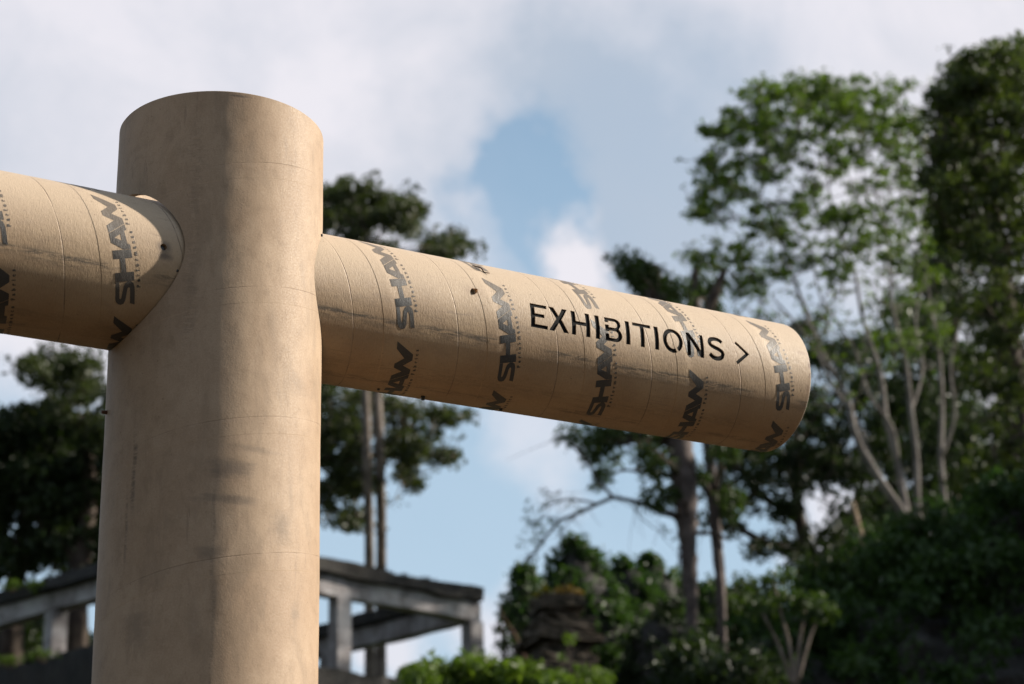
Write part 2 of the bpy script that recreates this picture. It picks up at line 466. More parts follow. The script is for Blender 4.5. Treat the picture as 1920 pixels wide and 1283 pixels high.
nx, ny = 150, 90
gx, gy = np.meshgrid(np.linspace(-60, 60, nx), np.linspace(16.5, 95, ny), indexing='ij')
gz = hill_h(gx, gy) - .4 * (1 - sstep(gy, 16.5, 19))
V = np.stack([gx, gy, gz], -1).reshape(-1, 3)
idx = np.arange(nx * ny).reshape(nx, ny)
Fq = np.stack([idx[:-1, :-1], idx[1:, :-1], idx[1:, 1:], idx[:-1, 1:]], -1).reshape(-1, 4)
tag(link_mesh('hillside', mesh_np('hillside', V, Fq, True), M_HILL), kind='structure')

# dark rock face on the right
crest_px = [(1180, 1330), (1290, 1300), (1400, 1235), (1500, 1150), (1600, 1095), (1700, 1050), (1800, 1000), (1920, 945), (2100, 880), (2400, 830)]
CY = 28.5
CX = np.array([at(a, b, CY)[0] for a, b in crest_px]); CZ = np.array([at(a, b, CY)[2] for a, b in crest_px])
def crest_z(x):
    return np.interp(x, CX, CZ)
nx, nt = 220, 90
xs = np.linspace(CX[0] - 3, CX[-1] + 10, nx)
tt = np.linspace(0, 1, nt)
XX, TT = np.meshgrid(xs, tt, indexing='ij')
cz = crest_z(XX) * (1 + .0) + .22 * vnoise(XX, XX * 0 + 2, 9, 4, 1.3)
YY = np.where(TT < .7, CY - 5.5 + 5.5 * (TT / .7) ** 1.6, CY + (TT - .7) / .3 * 7)
ZZ = np.where(TT < .7, cz * (TT / .7) ** .8, cz + (TT - .7) / .3 * (3.5 - cz))
fade = np.where(TT < .7, 1.0, .3)
ledge = vnoise(XX * .6, ZZ * 2.2, 11, 4, .8)
YY = YY - fade * (.9 * vnoise(XX, ZZ, 12, 5, .45) + .45 * ledge)
V = np.stack([XX, YY, ZZ], -1).reshape(-1, 3)
idx = np.arange(nx * nt).reshape(nx, nt)
Fq = np.stack([idx[:-1, :-1], idx[1:, :-1], idx[1:, 1:], idx[:-1, 1:]], -1).reshape(-1, 4)
tag(link_mesh('cliff', mesh_np('cliff', V, Fq, False), M_ROCK), kind='structure')

# unseen wooded ring added round the site to block low sky light
na, nr_ = 220, 16
A_, Q_ = np.meshgrid(np.radians(np.linspace(118, 422, na)), np.linspace(0, 1, nr_), indexing='ij')
rr = 48 + 60 * Q_
hh = (15 + 4 * vnoise(A_ * 4, A_ * 0 + 1, 31, 4, 2.0)) * sstep(Q_, 0, .55) * (1 + .1 * vnoise(A_ * 9, Q_ * 5, 32, 4, 1.5))
hh = hh * (1 - .55 * np.exp(-((np.degrees(A_) - 371) / 22) ** 2)) * sstep(np.degrees(A_), 118, 135) * sstep(422 - np.degrees(A_), 0, 16) - .2
V = np.stack([rr * np.cos(A_), rr * np.sin(A_), hh], -1).reshape(-1, 3)
idx = np.arange(na * nr_).reshape(na, nr_)
Fq = np.stack([idx[:-1, :-1], idx[:-1, 1:], idx[1:, 1:], idx[1:, :-1]], -1).reshape(-1, 4)
tag(link_mesh('added_hills', mesh_np('added_hills', V, Fq, True), M_HILL), kind='structure')

# ------------------------------------------------------------------ foliage and tree builders
def leaves(name, centres, radii, counts, size, mat, parent=None, flat=.75, seed=1, droop=0.0, aspect=.55):
    r = np.random.default_rng(seed)
    centres = np.asarray(centres, float)
    cnt = np.asarray(counts, int)
    C_ = np.repeat(centres, cnt, axis=0)
    R_ = np.repeat(np.asarray(radii, float), cnt)
    n = len(C_)
    d = r.normal(size=(n, 3)); d /= np.linalg.norm(d, axis=1)[:, None]
    rad = r.random(n) ** .5
    P = C_ + d * (R_ * rad)[:, None] * np.array([1, 1, flat])
    # leaf axis and normal
    ax = r.normal(size=(n, 3)); ax[:, 2] -= droop; ax += d * .7; ax /= np.linalg.norm(ax, axis=1)[:, None]
    nr = r.normal(size=(n, 3)) * .8; nr[:, 2] += 1.0
    sd = np.cross(ax, nr); sd /= np.linalg.norm(sd, axis=1)[:, None]
    L = size * (.6 + .8 * r.random(n))
    a = ax * (L * .5)[:, None]; b = sd * (L * aspect * .5)[:, None]
    bend = np.cross(sd, ax) * (L * .12)[:, None]
    V = np.stack([P - a, P + b + bend, P + a, P - b + bend], 1).reshape(-1, 3)
    Fc = np.arange(n * 4).reshape(-1, 4)
    crnd = np.repeat(r.random(len(centres)), cnt)
    at_ = np.clip(.55 * crnd + .45 * r.random(n), 0, 1)
    return tag(link_mesh(name, mesh_np(name, V, Fc, False, None, at_), mat, parent), kind='stuff')

def tubes(name, segs, mat, parent=None, sides=6):
    """segs: list of (p0, p1, r0, r1)"""
    P0 = np.array([s_[0] for s_ in segs], float); P1 = np.array([s_[1] for s_ in segs], float)
    R0 = np.array([s_[2] for s_ in segs], float); R1 = np.array([s_[3] for s_ in segs], float)
    D = P1 - P0; D /= np.maximum(np.linalg.norm(D, axis=1), 1e-9)[:, None]
    ref = np.where(np.abs(D[:, 2:3]) > .9, np.array([[1.0, 0, 0]]), np.array([[0, 0, 1.0]]))
    A_ = np.cross(D, ref); A_ /= np.linalg.norm(A_, axis=1)[:, None]; B_ = np.cross(D, A_)
    th = np.linspace(0, 2 * np.pi, sides, endpoint=False)
    ring = A_[:, None, :] * np.cos(th)[None, :, None] + B_[:, None, :] * np.sin(th)[None, :, None]
    V = np.concatenate([P0[:, None] + ring * R0[:, None, None], P1[:, None] + ring * R1[:, None, None]], 1)
    n = len(segs); base = (np.arange(n) * 2 * sides)[:, None]
    k = np.arange(sides); k2 = (k + 1) % sides
    Fc = np.stack([base + k, base + sides + k, base + sides + k2, base + k2], -1).reshape(-1, 4)
    return tag(link_mesh(name, mesh_np(name, V.reshape(-1, 3), Fc, True), mat, parent), kind='stuff')

def path_tube(name, pts, rad, mat, parent=None, sides=10, jitter=0.0, seed=0, sub=4, capped=True):
    """one smooth tube through points with a radius at each"""
    pts = np.asarray(pts, float); rad = np.asarray(rad, float)
    n = len(pts); tq = np.linspace(0, n - 1, (n - 1) * sub + 1)
    out = []
    for q in tq:
        i = min(int(q), n - 2); f_ = q - i
        p0 = pts[max(i - 1, 0)]; p1 = pts[i]; p2 = pts[i + 1]; p3 = pts[min(i + 2, n - 1)]
        out.append(.5 * ((2 * p1) + (-p0 + p2) * f_ + (2 * p0 - 5 * p1 + 4 * p2 - p3) * f_ ** 2 + (-p0 + 3 * p1 - 3 * p2 + p3) * f_ ** 3))
    out = np.array(out); rr = np.interp(tq, np.arange(n), rad)
    r = np.random.default_rng(seed)
    D = np.gradient(out, axis=0); D /= np.linalg.norm(D, axis=1)[:, None]
    A_ = np.cross(D, np.array([.31, .9, .12])); A_ /= np.linalg.norm(A_, axis=1)[:, None]; B_ = np.cross(D, A_)
    th = np.linspace(0, 2 * np.pi, sides, endpoint=False)
    jit = 1 + jitter * r.normal(size=(len(out), sides))
    V = out[:, None] + (A_[:, None] * np.cos(th)[None, :, None] + B_[:, None] * np.sin(th)[None, :, None]) * (rr[:, None] * jit)[:, :, None]
    m_ = len(out); idx = np.arange(m_ * sides).reshape(m_, sides)
    nxt = np.roll(idx, -1, 1)
    Fc = np.stack([idx[:-1], nxt[:-1], nxt[1:], idx[1:]], -1).reshape(-1, 4)
    V = V.reshape(-1, 3)
    if capped:
        V = np.vstack([V, out[0], out[-1]])
        k = np.arange(sides); k2 = (k + 1) % sides
        c0, c1 = m_ * sides, m_ * sides + 1
        q1 = np.stack([idx[0][k2], idx[0][k], np.full(sides, c0), np.full(sides, c0)], -1)[:, :3]
        q2 = np.stack([idx[-1][k], idx[-1][k2], np.full(sides, c1)], -1)
        faces = [tuple(f_) for f_ in Fc] + [tuple(f_) for f_ in q1] + [tuple(f_) for f_ in q2]
        me = bpy.data.meshes.new(name); me.from_pydata([tuple(v_) for v_ in V], [], [tuple(int(i) for i in f_) for f_ in faces])
        me.polygons.foreach_set('use_smooth', [True] * len(me.polygons)); me.update()
    else:
        me = mesh_np(name, V, Fc, True)
    o = link_mesh(name, me, mat, parent)
    return o, out, rr

def region_points(regions, Y, ydepth, r, minpx=0):
    pts, wt = [], []
    for rg_ in regions:
        cx, cy, rx, ry, n = rg_[:5]
        for _ in range(int(n)):
            a_ = r.random() * 2 * math.pi; q = r.random() ** .5
            px = cx + rx * q * math.cos(a_); py = cy + ry * q * math.sin(a_)
            pts.append(at(px, py, Y + (r.random() - .5) * ydepth * 2))
    return np.array(pts)

def build_tree(name, label, cat, base, stems, regions, Y, ydepth, clr, nleaf, lsize, lmat, bmat, seed, group=None,
               twig=.010, trunk_names='trunk', droop=0.0, maxr=.12, flat=.75, expo=.42, dens=1.0):
    """stems: lists of (px, py, dY, radius); clusters of leaves hang on branches grown from the stems"""
    r = np.random.default_rng(seed)
    b = at(*base, Y)
    gz_ = hill_h(b[0], b[1])
    root = empty(name, (b[0], b[1], min(b[2], float(gz_))))
    tag(root, label, cat, group)
    off = np.array(root.location)
    nodes, par = [], []
    for st in stems:
        pts = [at(p[0], p[1], Y + p[2]) for p in st]; rad = [p[3] for p in st]
        if st[0][1] > 1050:
            g0 = pts[0].copy(); g0[2] = min(float(hill_h(g0[0], g0[1])) - .3, g0[2] - .3); pts = [g0] + pts; rad = [rad[0] * 1.25] + rad
        o, path, rr = path_tube(trunk_names, np.array(pts) - off, rad, bmat, root, 9, .04, seed)
        start = len(path) // 3
        for i_, p in enumerate(path[start:]):
            nodes.append(p + off); par.append(-1 if i_ == 0 else len(nodes) - 2)
    nstem = len(nodes)
    regions = [(g_[0], g_[1], g_[2], g_[3], int(math.ceil(g_[4] * dens))) + tuple(g_[5:6]) for g_ in regions]
    regions += [(g_[0], g_[1], g_[2] * 1.4 + 8, g_[3] * 1.4 + 8, max(1, int(g_[4] * .55)), .25) for g_ in regions if len(g_) < 6]
    cl = region_points(regions, Y, ydepth, r)
    lf = np.concatenate([np.full(int(g_[4]), g_[5] if len(g_) > 5 else 1.0) for g_ in regions])
    NP = list(nodes)
    dmin = np.min(np.linalg.norm(cl[:, None] - np.array(NP)[None, ::3], axis=2), axis=1)
    order = np.argsort(dmin)
    arr = np.zeros((len(NP) + len(cl) * 4, 3)); arr[:len(NP)] = NP; cnt = len(NP)
    parent_ = [-1] * cnt
    root_mark = nstem
    segs_i = []
    for ci in order:
        c = cl[ci]
        d_ = np.linalg.norm(arr[:cnt] - c, axis=1)
        pen = d_ + .55 * np.maximum(0, arr[:cnt, 2] - c[2] + .2)
        j = int(np.argmin(pen))
        p = arr[j]; v = c - p; ln = np.linalg.norm(v)
        k = 2 if ln < 1.2 else 3
        prev = j
        sag = r.normal(size=3) * ln * .10
        for q in range(1, k + 1):
            f_ = q / k
            pt = p + v * f_ + sag * math.sin(math.pi * f_) + np.array([0, 0, -1]) * ln * .10 * math.sin(math.pi * f_)
            arr[cnt] = pt; parent_.append(prev); prev = cnt; cnt += 1
    desc = np.ones(cnt)
    for i_ in range(cnt - 1, nstem - 1, -1):
        if parent_[i_] >= nstem: desc[parent_[i_]] += desc[i_] * .5
    segs = []
    for i_ in range(nstem, cnt):
        pi = parent_[i_]
        r1 = min(twig * desc[i_] ** expo, maxr)
        r0 = min(twig * desc[pi] ** expo, maxr) if pi >= nstem else r1 * 1.15
        segs.append((arr[pi] - off, arr[i_] - off, r0, r1))
    if segs:
        tubes('branches', segs, bmat, root, 5)
    rad = clr * (.6 + .7 * r.random(len(cl)))
    cn = np.maximum(5, (nleaf * lf * (rad / clr) ** 2 * (.7 + .6 * r.random(len(cl))))).astype(int)
    leaves('crown', cl - off, rad, cn, lsize, lmat, root, flat, seed + 5, droop)
    return root

# --- tall multi-stemmed tree to the right of the arm
Rg = []
for cx, cy, rx, ry, n in [(1340, 320, 40, 45, 12), (1395, 240, 50, 45, 16), (1470, 195, 60, 42, 22), (1555, 190, 60, 42, 22), (1635, 205, 55, 45, 20), (1695, 260, 50, 60, 20),
                          (1325, 395, 30, 30, 9), (1395, 330, 50, 45, 16), (1475, 290, 60, 50, 20), (1560, 280, 60, 50, 18), (1640, 310, 55, 60, 16), (1720, 360, 40, 60, 14),
                          (1365, 480, 40, 30, 12), (1440, 420, 50, 40, 14), (1520, 390, 55, 45, 14), (1610, 400, 55, 45, 14), (1400, 535, 40, 20, 10), (1300, 490, 25, 14, 5), (1345, 250, 25, 20, 4), (1420, 180, 40, 20, 5),
                          (1480, 490, 50, 35, 9), (1570, 480, 55, 40, 11), (1650, 470, 50, 55, 14), (1720, 480, 45, 70, 14), (1600, 165, 120, 22, 8), (1500, 160, 60, 14, 4), (1740, 620, 40, 60, 8)]:
    Rg.append((cx, cy, rx, ry, n))
Rg += [(1480, 560, 130, 90, 34, .12), (1640, 600, 110, 110, 34, .15), (1520, 330, 200, 160, 40, .25), (1560, 700, 120, 80, 14, .1), (1430, 620, 60, 40, 8, .25)]
build_tree('tall_tree', 'tall tree with several pale stems fanning up to a loose bright green crown', 'tree', (1735, 1060),
           [[(1738, 1120, 0, .12), (1728, 1040, 0, .11), (1694, 965, 0, .095), (1650, 900, -.2, .08), (1606, 822, -.4, .07), (1588, 745, -.5, .055), (1540, 660, -.6, .045), (1502, 560, -.6, .036), (1470, 470, -.6, .026), (1440, 380, -.6, .016)],
            [(1736, 1110, .2, .11), (1722, 1030, .2, .095), (1700, 960, .3, .08), (1684, 870, .5, .07), (1662, 790, .6, .062), (1650, 700, .6, .052), (1618, 600, .6, .042), (1600, 500, .5, .032), (1562, 400, .5, .022), (1550, 300, .5, .014)],
            [(1742, 1110, 0, .10), (1744, 1030, 0, .09), (1722, 965, -.3, .07), (1718, 860, -.5, .062), (1708, 770, -.6, .055), (1698, 680, -.6, .045), (1672, 570, -.7, .035), (1668, 460, -.7, .025), (1640, 360, -.7, .016)],
            [(1742, 1100, .2, .10), (1754, 1030, .3, .085), (1770, 950, .5, .062), (1764, 860, .6, .056), (1766, 760, .7, .05), (1760, 660, .7, .042), (1742, 560, .7, .033), (1728, 450, .7, .024), (1700, 350, .7, .015)],
            [(1668, 928, 0, .05), (1640, 880, .3, .045), (1606, 790, .5, .04), (1560, 720, .6, .034), (1520, 640, .7, .028), (1450, 560, .7, .018)],
            [(1684, 870, .5, .045), (1672, 800, .2, .04), (1628, 740, 0, .034), (1600, 650, 0, .028), (1540, 560, 0, .02), (1520, 460, 0, .014)],
            [(1764, 860, .6, .04), (1790, 780, .3, .034), (1782, 690, .2, .028), (1800, 600, 0, .02)],
            [(1708, 770, -.6, .036), (1730, 690, -.3, .03), (1716, 600, -.2, .024), (1740, 500, 0, .016)]],
           Rg, 40, 2.4, .20, 30, .115, L_FRESH, M_BARKP, 21, twig=.0075, maxr=.05, dens=2.0, flat=.5)

# --- big dark tree at the right edge
build_tree('dark_tree', 'massive dark evergreen tree filling the right edge of the view', 'tree', (1935, 1000),
           [[(1960, 1150, 0, .35), (1930, 950, 0, .3), (1900, 750, 0, .25), (1880, 550, 0, .18), (1860, 350, 0, .1)], [(1930, 950, 0, .22), (1990, 700, .5, .18), (2010, 450, .5, .1)]],
           [(1790, 190, 40, 40, 7), (1768, 290, 34, 60, 8), (1785, 400, 34, 50, 6), (1830, 140, 50, 30, 8), (1805, 210, 50, 50, 14), (1870, 165, 60, 45, 16), (1930, 180, 60, 60, 14), (1800, 320, 55, 70, 16), (1880, 320, 80, 80, 24), (1960, 330, 70, 100, 18),
            (1810, 450, 45, 60, 10), (1890, 450, 70, 70, 16), (1960, 500, 70, 90, 16), (1870, 590, 60, 50, 12), (1940, 640, 70, 80, 16), (1880, 740, 60, 40, 7), (1860, 690, 40, 30, 4),
            (1910, 860, 80, 70, 20), (1850, 900, 40, 40, 6), (1990, 800, 60, 120, 12), (2060, 500, 80, 300, 26), (1860, 115, 70, 25, 6), (1920, 100, 50, 20, 5)],
           30.5, 2.6, .27, 58, .115, L_EDGE, M_BARKD, 22, twig=.011, maxr=.1, dens=2.1, flat=.6)

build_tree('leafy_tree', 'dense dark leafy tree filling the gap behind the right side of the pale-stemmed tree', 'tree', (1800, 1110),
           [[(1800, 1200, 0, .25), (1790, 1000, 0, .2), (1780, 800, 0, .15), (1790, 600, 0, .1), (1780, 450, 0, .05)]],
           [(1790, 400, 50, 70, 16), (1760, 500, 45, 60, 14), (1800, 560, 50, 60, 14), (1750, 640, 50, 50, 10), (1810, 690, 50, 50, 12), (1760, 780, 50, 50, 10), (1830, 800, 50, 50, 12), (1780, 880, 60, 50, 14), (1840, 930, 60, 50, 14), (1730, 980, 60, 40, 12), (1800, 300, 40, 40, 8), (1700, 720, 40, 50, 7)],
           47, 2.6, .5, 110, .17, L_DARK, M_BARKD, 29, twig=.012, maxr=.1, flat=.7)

# --- darker trees behind, between the palm trunks and the tall tree
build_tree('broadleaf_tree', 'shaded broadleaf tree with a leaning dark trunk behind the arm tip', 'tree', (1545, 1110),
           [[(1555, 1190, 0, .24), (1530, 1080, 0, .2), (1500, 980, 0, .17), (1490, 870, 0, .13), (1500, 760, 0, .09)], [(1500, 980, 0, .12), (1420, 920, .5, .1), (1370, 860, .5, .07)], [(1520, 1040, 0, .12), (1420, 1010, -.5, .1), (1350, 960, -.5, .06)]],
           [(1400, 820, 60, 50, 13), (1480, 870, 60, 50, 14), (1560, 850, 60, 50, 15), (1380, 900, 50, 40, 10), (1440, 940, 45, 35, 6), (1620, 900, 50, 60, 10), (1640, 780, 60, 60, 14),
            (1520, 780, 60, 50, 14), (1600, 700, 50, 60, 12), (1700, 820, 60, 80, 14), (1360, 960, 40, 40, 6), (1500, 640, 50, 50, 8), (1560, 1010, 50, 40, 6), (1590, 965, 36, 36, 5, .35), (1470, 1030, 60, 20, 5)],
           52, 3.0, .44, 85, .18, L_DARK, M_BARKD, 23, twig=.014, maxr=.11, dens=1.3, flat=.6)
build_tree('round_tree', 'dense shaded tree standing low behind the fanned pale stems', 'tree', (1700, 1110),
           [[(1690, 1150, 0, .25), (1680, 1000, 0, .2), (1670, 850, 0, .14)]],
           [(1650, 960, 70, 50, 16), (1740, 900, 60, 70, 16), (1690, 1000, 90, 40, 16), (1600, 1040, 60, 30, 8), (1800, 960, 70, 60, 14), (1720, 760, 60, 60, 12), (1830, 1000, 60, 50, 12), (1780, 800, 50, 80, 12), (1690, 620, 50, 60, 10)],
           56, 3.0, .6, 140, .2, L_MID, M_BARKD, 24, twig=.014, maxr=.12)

# --- tree with twin trunks behind the pavilion
build_tree('twin_trunk_tree', 'tall tree with two slim parallel trunks and a ragged dark crown', 'tree', (700, 1255),
           [[(694, 1330, 0, .15), (693, 1180, -.5, .13), (692, 1000, -1.5, .115), (688, 850, -2.6, .11), (684, 700, -2.8, .10), (680, 560, -2, .08), (690, 440, -1, .05)],
            [(714, 1330, .5, .14), (714, 1150, 0, .13), (715, 1000, -1.2, .125), (712, 850, -2.4, .12), (708, 720, -2.6, .11), (720, 580, -2, .08), (740, 470, -1, .05)]],
           [(640, 370, 35, 38, 12), (690, 385, 45, 40, 15), (740, 400, 35, 32, 11), (640, 430, 45, 40, 12), (720, 440, 60, 35, 12), (765, 390, 18, 20, 4), (830, 462, 30, 18, 5), (868, 450, 22, 16, 4), (810, 480, 40, 14, 5),
            (560, 420, 60, 80, 16), (680, 580, 110, 80, 26), (640, 760, 60, 50, 18), (700, 790, 90, 45, 20), (640, 860, 50, 60, 18), (640, 940, 45, 40, 12), (700, 880, 50, 45, 9),
            (780, 800, 55, 40, 10), (770, 860, 45, 28, 7), (830, 850, 28, 18, 4), (850, 775, 30, 15, 4), (560, 800, 70, 120, 26), (770, 900, 22, 12, 3), (665, 985, 26, 10, 3), (540, 600, 90, 100, 20)],
           50, 2.4, .36, 72, .16, L_OLIVE, M_BARK, 25, twig=.011, maxr=.08, dens=1.35, flat=.6)

# --- dark trees left of the post
build_tree('spreading_tree', 'dark spreading tree rising left of the thick post', 'tree', (140, 1090),
           [[(140, 1250, 0, .25), (150, 1080, 0, .2), (170, 900, 0, .16), (150, 780, 0, .09)], [(150, 1080, 0, .16), (60, 960, .5, .12), (30, 850, .5, .08)]],
           [(100, 690, 55, 28, 12), (55, 685, 25, 18, 4), (160, 690, 40, 40, 9), (130, 740, 60, 35, 12), (190, 760, 50, 50, 12), (250, 800, 70, 100, 20), (330, 900, 80, 120, 20), (40, 760, 14, 10, 1)],
           44, 2.2, .36, 90, .15, L_OLIVE, M_BARKD, 26, twig=.011, maxr=.1)
build_tree('rounded_tree', 'solid dark rounded tree behind the left end of the ruined pavilion', 'tree', (30, 1090),
           [[(20, 1250, 0, .28), (30, 1080, 0, .22), (60, 940, 0, .16)], [(30, 1080, 0, .16), (-60, 920, .5, .12)]],
           [(10, 850, 80, 55, 24), (100, 850, 80, 55, 28), (180, 880, 60, 70, 22), (40, 920, 80, 40, 20), (130, 940, 70, 40, 20), (10, 810, 30, 20, 6), (60, 800, 40, 18, 6), (-80, 900, 80, 90, 24),
            (170, 1010, 50, 60, 16), (110, 1040, 30, 30, 4), (20, 1060, 40, 25, 5), (60, 1000, 60, 40, 5), (240, 980, 60, 120, 20), (-60, 1040, 70, 50, 12), (-10, 970, 30, 25, 5)],
           46, 2.6, .55, 210, .17, L_DARK, M_BARKD, 27, twig=.012, maxr=.12)
build_tree('low_dark_tree', 'low shaded tree seen through the openings of the pavilion', 'tree', (60, 1290),
           [[(60, 1350, 0, .2), (60, 1250, 0, .15), (50, 1180, 0, .1)]],
           [(30, 1190, 70, 40, 14), (120, 1240, 50, 30, 6), (-40, 1200, 60, 60, 12), (60, 1250, 80, 30, 10), (220, 1200, 50, 50, 8)],
           54, 2.0, .55, 170, .2, L_DARK, M_BARKD, 28, twig=.012, maxr=.1)

# --- vine-wrapped trunks under and above the arm
def vine_trunk(label, pts, Y, seed, clumps, bare=()):
    b = at(pts[-1][0], pts[-1][1], Y)
    root = empty('vine_wrapped_tree', (b[0], b[1], float(min(b[2], hill_h(b[0], b[1])))))
    tag(root, label, 'tree', 'vine wrapped trees below the arm tip')
    off = np.array(root.location)
    P = np.array([at(p[0], p[1], Y) for p in pts]) - off
    P = np.vstack([P, [P[-1][0], P[-1][1], 0.0 - .2]])
    path_tube('trunk', P, [p[2] for p in pts] + [pts[-1][2]], M_BARKR, root, 14, .09, seed, 8)
    r = np.random.default_rng(seed)
    segs = []
    # hanging roots down the trunk
    for k in range(26):
        i_ = r.integers(0, len(pts) - 1); f_ = r.random()
        for q in range(3):
            g0 = min(f_ + q * .2, 1); g1 = min(g0 + .2, 1)
            rr = pts[i_][2] * 1.02
            th = r.random() * 6.28 if q == 0 else th + .15
            a_ = P[i_] * (1 - g0) + P[i_ + 1] * g0 + np.array([math.cos(th), math.sin(th), 0]) * rr
            c_ = P[i_] * (1 - g1) + P[i_ + 1] * g1 + np.array([math.cos(th + .15), math.sin(th + .15), 0]) * rr
            segs.append((a_, c_, .018, .014))
    tubes('hanging_roots', segs, M_BARKR, root, 5)
    cl = region_points(clumps, Y, 1.2, r) - off
    lim = []
    for c in cl:
        j = int(np.argmin([np.linalg.norm(p - c) + .6 * max(0, p[2] - c[2]) for p in P]))
        p = P[j]; mid = (p + c) / 2 + np.array([0, 0, .12]) * np.linalg.norm(c - p) + r.normal(size=3) * .08
        lim += [(p, mid, .03, .02), (mid, c, .02, .008)]
    tubes('branches', lim, M_BARKD, root, 5)
    rad = .26 * (.6 + .7 * r.random(len(cl)))
    leaves('crown', cl, rad, np.full(len(cl), 90), .12, L_MID, root, .8, seed + 9, .8, .35)
    return root, off
rt, roff = vine_trunk('thick trunk wrapped in hanging roots, widest just below the arm', [(1222, 500, .12), (1240, 620, .16), (1260, 740, .19), (1274, 830, .20), (1283, 900, .19), (1288, 980, .155), (1293, 1060, .115), (1297, 1140, .09), (1298, 1290, .09)], 31, 31,
                      [(1215, 530, 40, 28, 12), (1180, 505, 18, 12, 4), (1255, 560, 35, 22, 8), (1170, 490, 8, 5, 2), (1150, 850, 60, 35, 9), (1200, 810, 45, 18, 8), (1100, 815, 35, 12, 5), (1225, 880, 25, 30, 6), (1240, 930, 22, 25, 5), (1130, 900, 12, 18, 2)])
# bare crooked branch reaching left from that trunk
seg = []
def limb(pts, r0, r1, Y):
    P = [at(a_, b_, Y) - roff for a_, b_ in pts]
    n = len(P) - 1
    for i_ in range(n):
        seg.append((P[i_], P[i_ + 1], r0 + (r1 - r0) * i_ / n, r0 + (r1 - r0) * (i_ + 1) / n))
limb([(1288, 990), (1262, 966), (1235, 960), (1210, 944), (1180, 938), (1150, 932), (1120, 945), (1085, 962), (1050, 975), (1020, 1010), (1000, 1038), (985, 1050)], .05, .015, 31)
limb([(1150, 932), (1125, 905), (1110, 880), (1090, 850), (1060, 822), (1040, 820)], .028, .02, 31)
limb([(1120, 945), (1090, 938), (1060, 936), (1030, 945), (1000, 965)], .022, .008, 31)
limb([(1085, 962), (1060, 985), (1045, 1010)], .014, .005, 31)
limb([(1180, 938), (1200, 970), (1225, 990), (1245, 1000)], .012, .006, 31)
limb([(1050, 975), (1020, 968), (990, 985)], .012, .005, 31)
limb([(1300, 1000), (1330, 1000), (1365, 1010)], .04, .03, 31)
rb = np.random.default_rng(77)
for k in range(46):
    s_ = seg[rb.integers(2, 28)]
    p = s_[0] * .5 + s_[1] * .5
    v = rb.normal(size=3) * .18; v[2] -= .08
    seg.append((p, p + v, .006, .003)); seg.append((p + v, p + v * 1.7 + rb.normal(size=3) * .06, .003, .002))
tubes('bare_branch', seg, M_BARKD, rt, 5)
tw = [at(a_ + rb.normal() * 14, b_ + rb.normal() * 12, 31 + rb.normal() * .3) - roff for a_, b_ in [(1010, 960), (1000, 990), (1000, 1020), (1005, 1040), (990, 970), (1030, 945), (1045, 1000), (1070, 940), (1245, 1000), (985, 1045)] for _ in range(2)]
leaves('sparse_leaves', tw, np.full(len(tw), .12), np.full(len(tw), 14), .07, L_MID, rt, 1, 78)
# broken stubs above the arm
for pts_ in ([(1325, 590), (1340, 550), (1358, 508)], [(1290, 600), (1300, 550), (1305, 505)], [(1222, 590), (1218, 545), (1212, 510)]):
    path_tube('stub', [at(a_, b_, 31.2) - roff for a_, b_ in pts_], [.085, .075, .05], M_BARKD, rt, 9, .14, int(pts_[0][0]), 6)

vine_trunk('slimmer root-wrapped trunk with a lit edge, right of the thick one', [(1305, 560, .07), (1318, 700, .085), (1328, 830, .10), (1336, 930, .095), (1345, 1030, .085), (1352, 1130, .08), (1357, 1290, .08)], 33, 32,
           [(1310, 540, 30, 20, 6), (1350, 580, 20, 15, 3), (1350, 860, 25, 30, 5), (1310, 890, 20, 30, 4), (1370, 930, 20, 30, 4)])

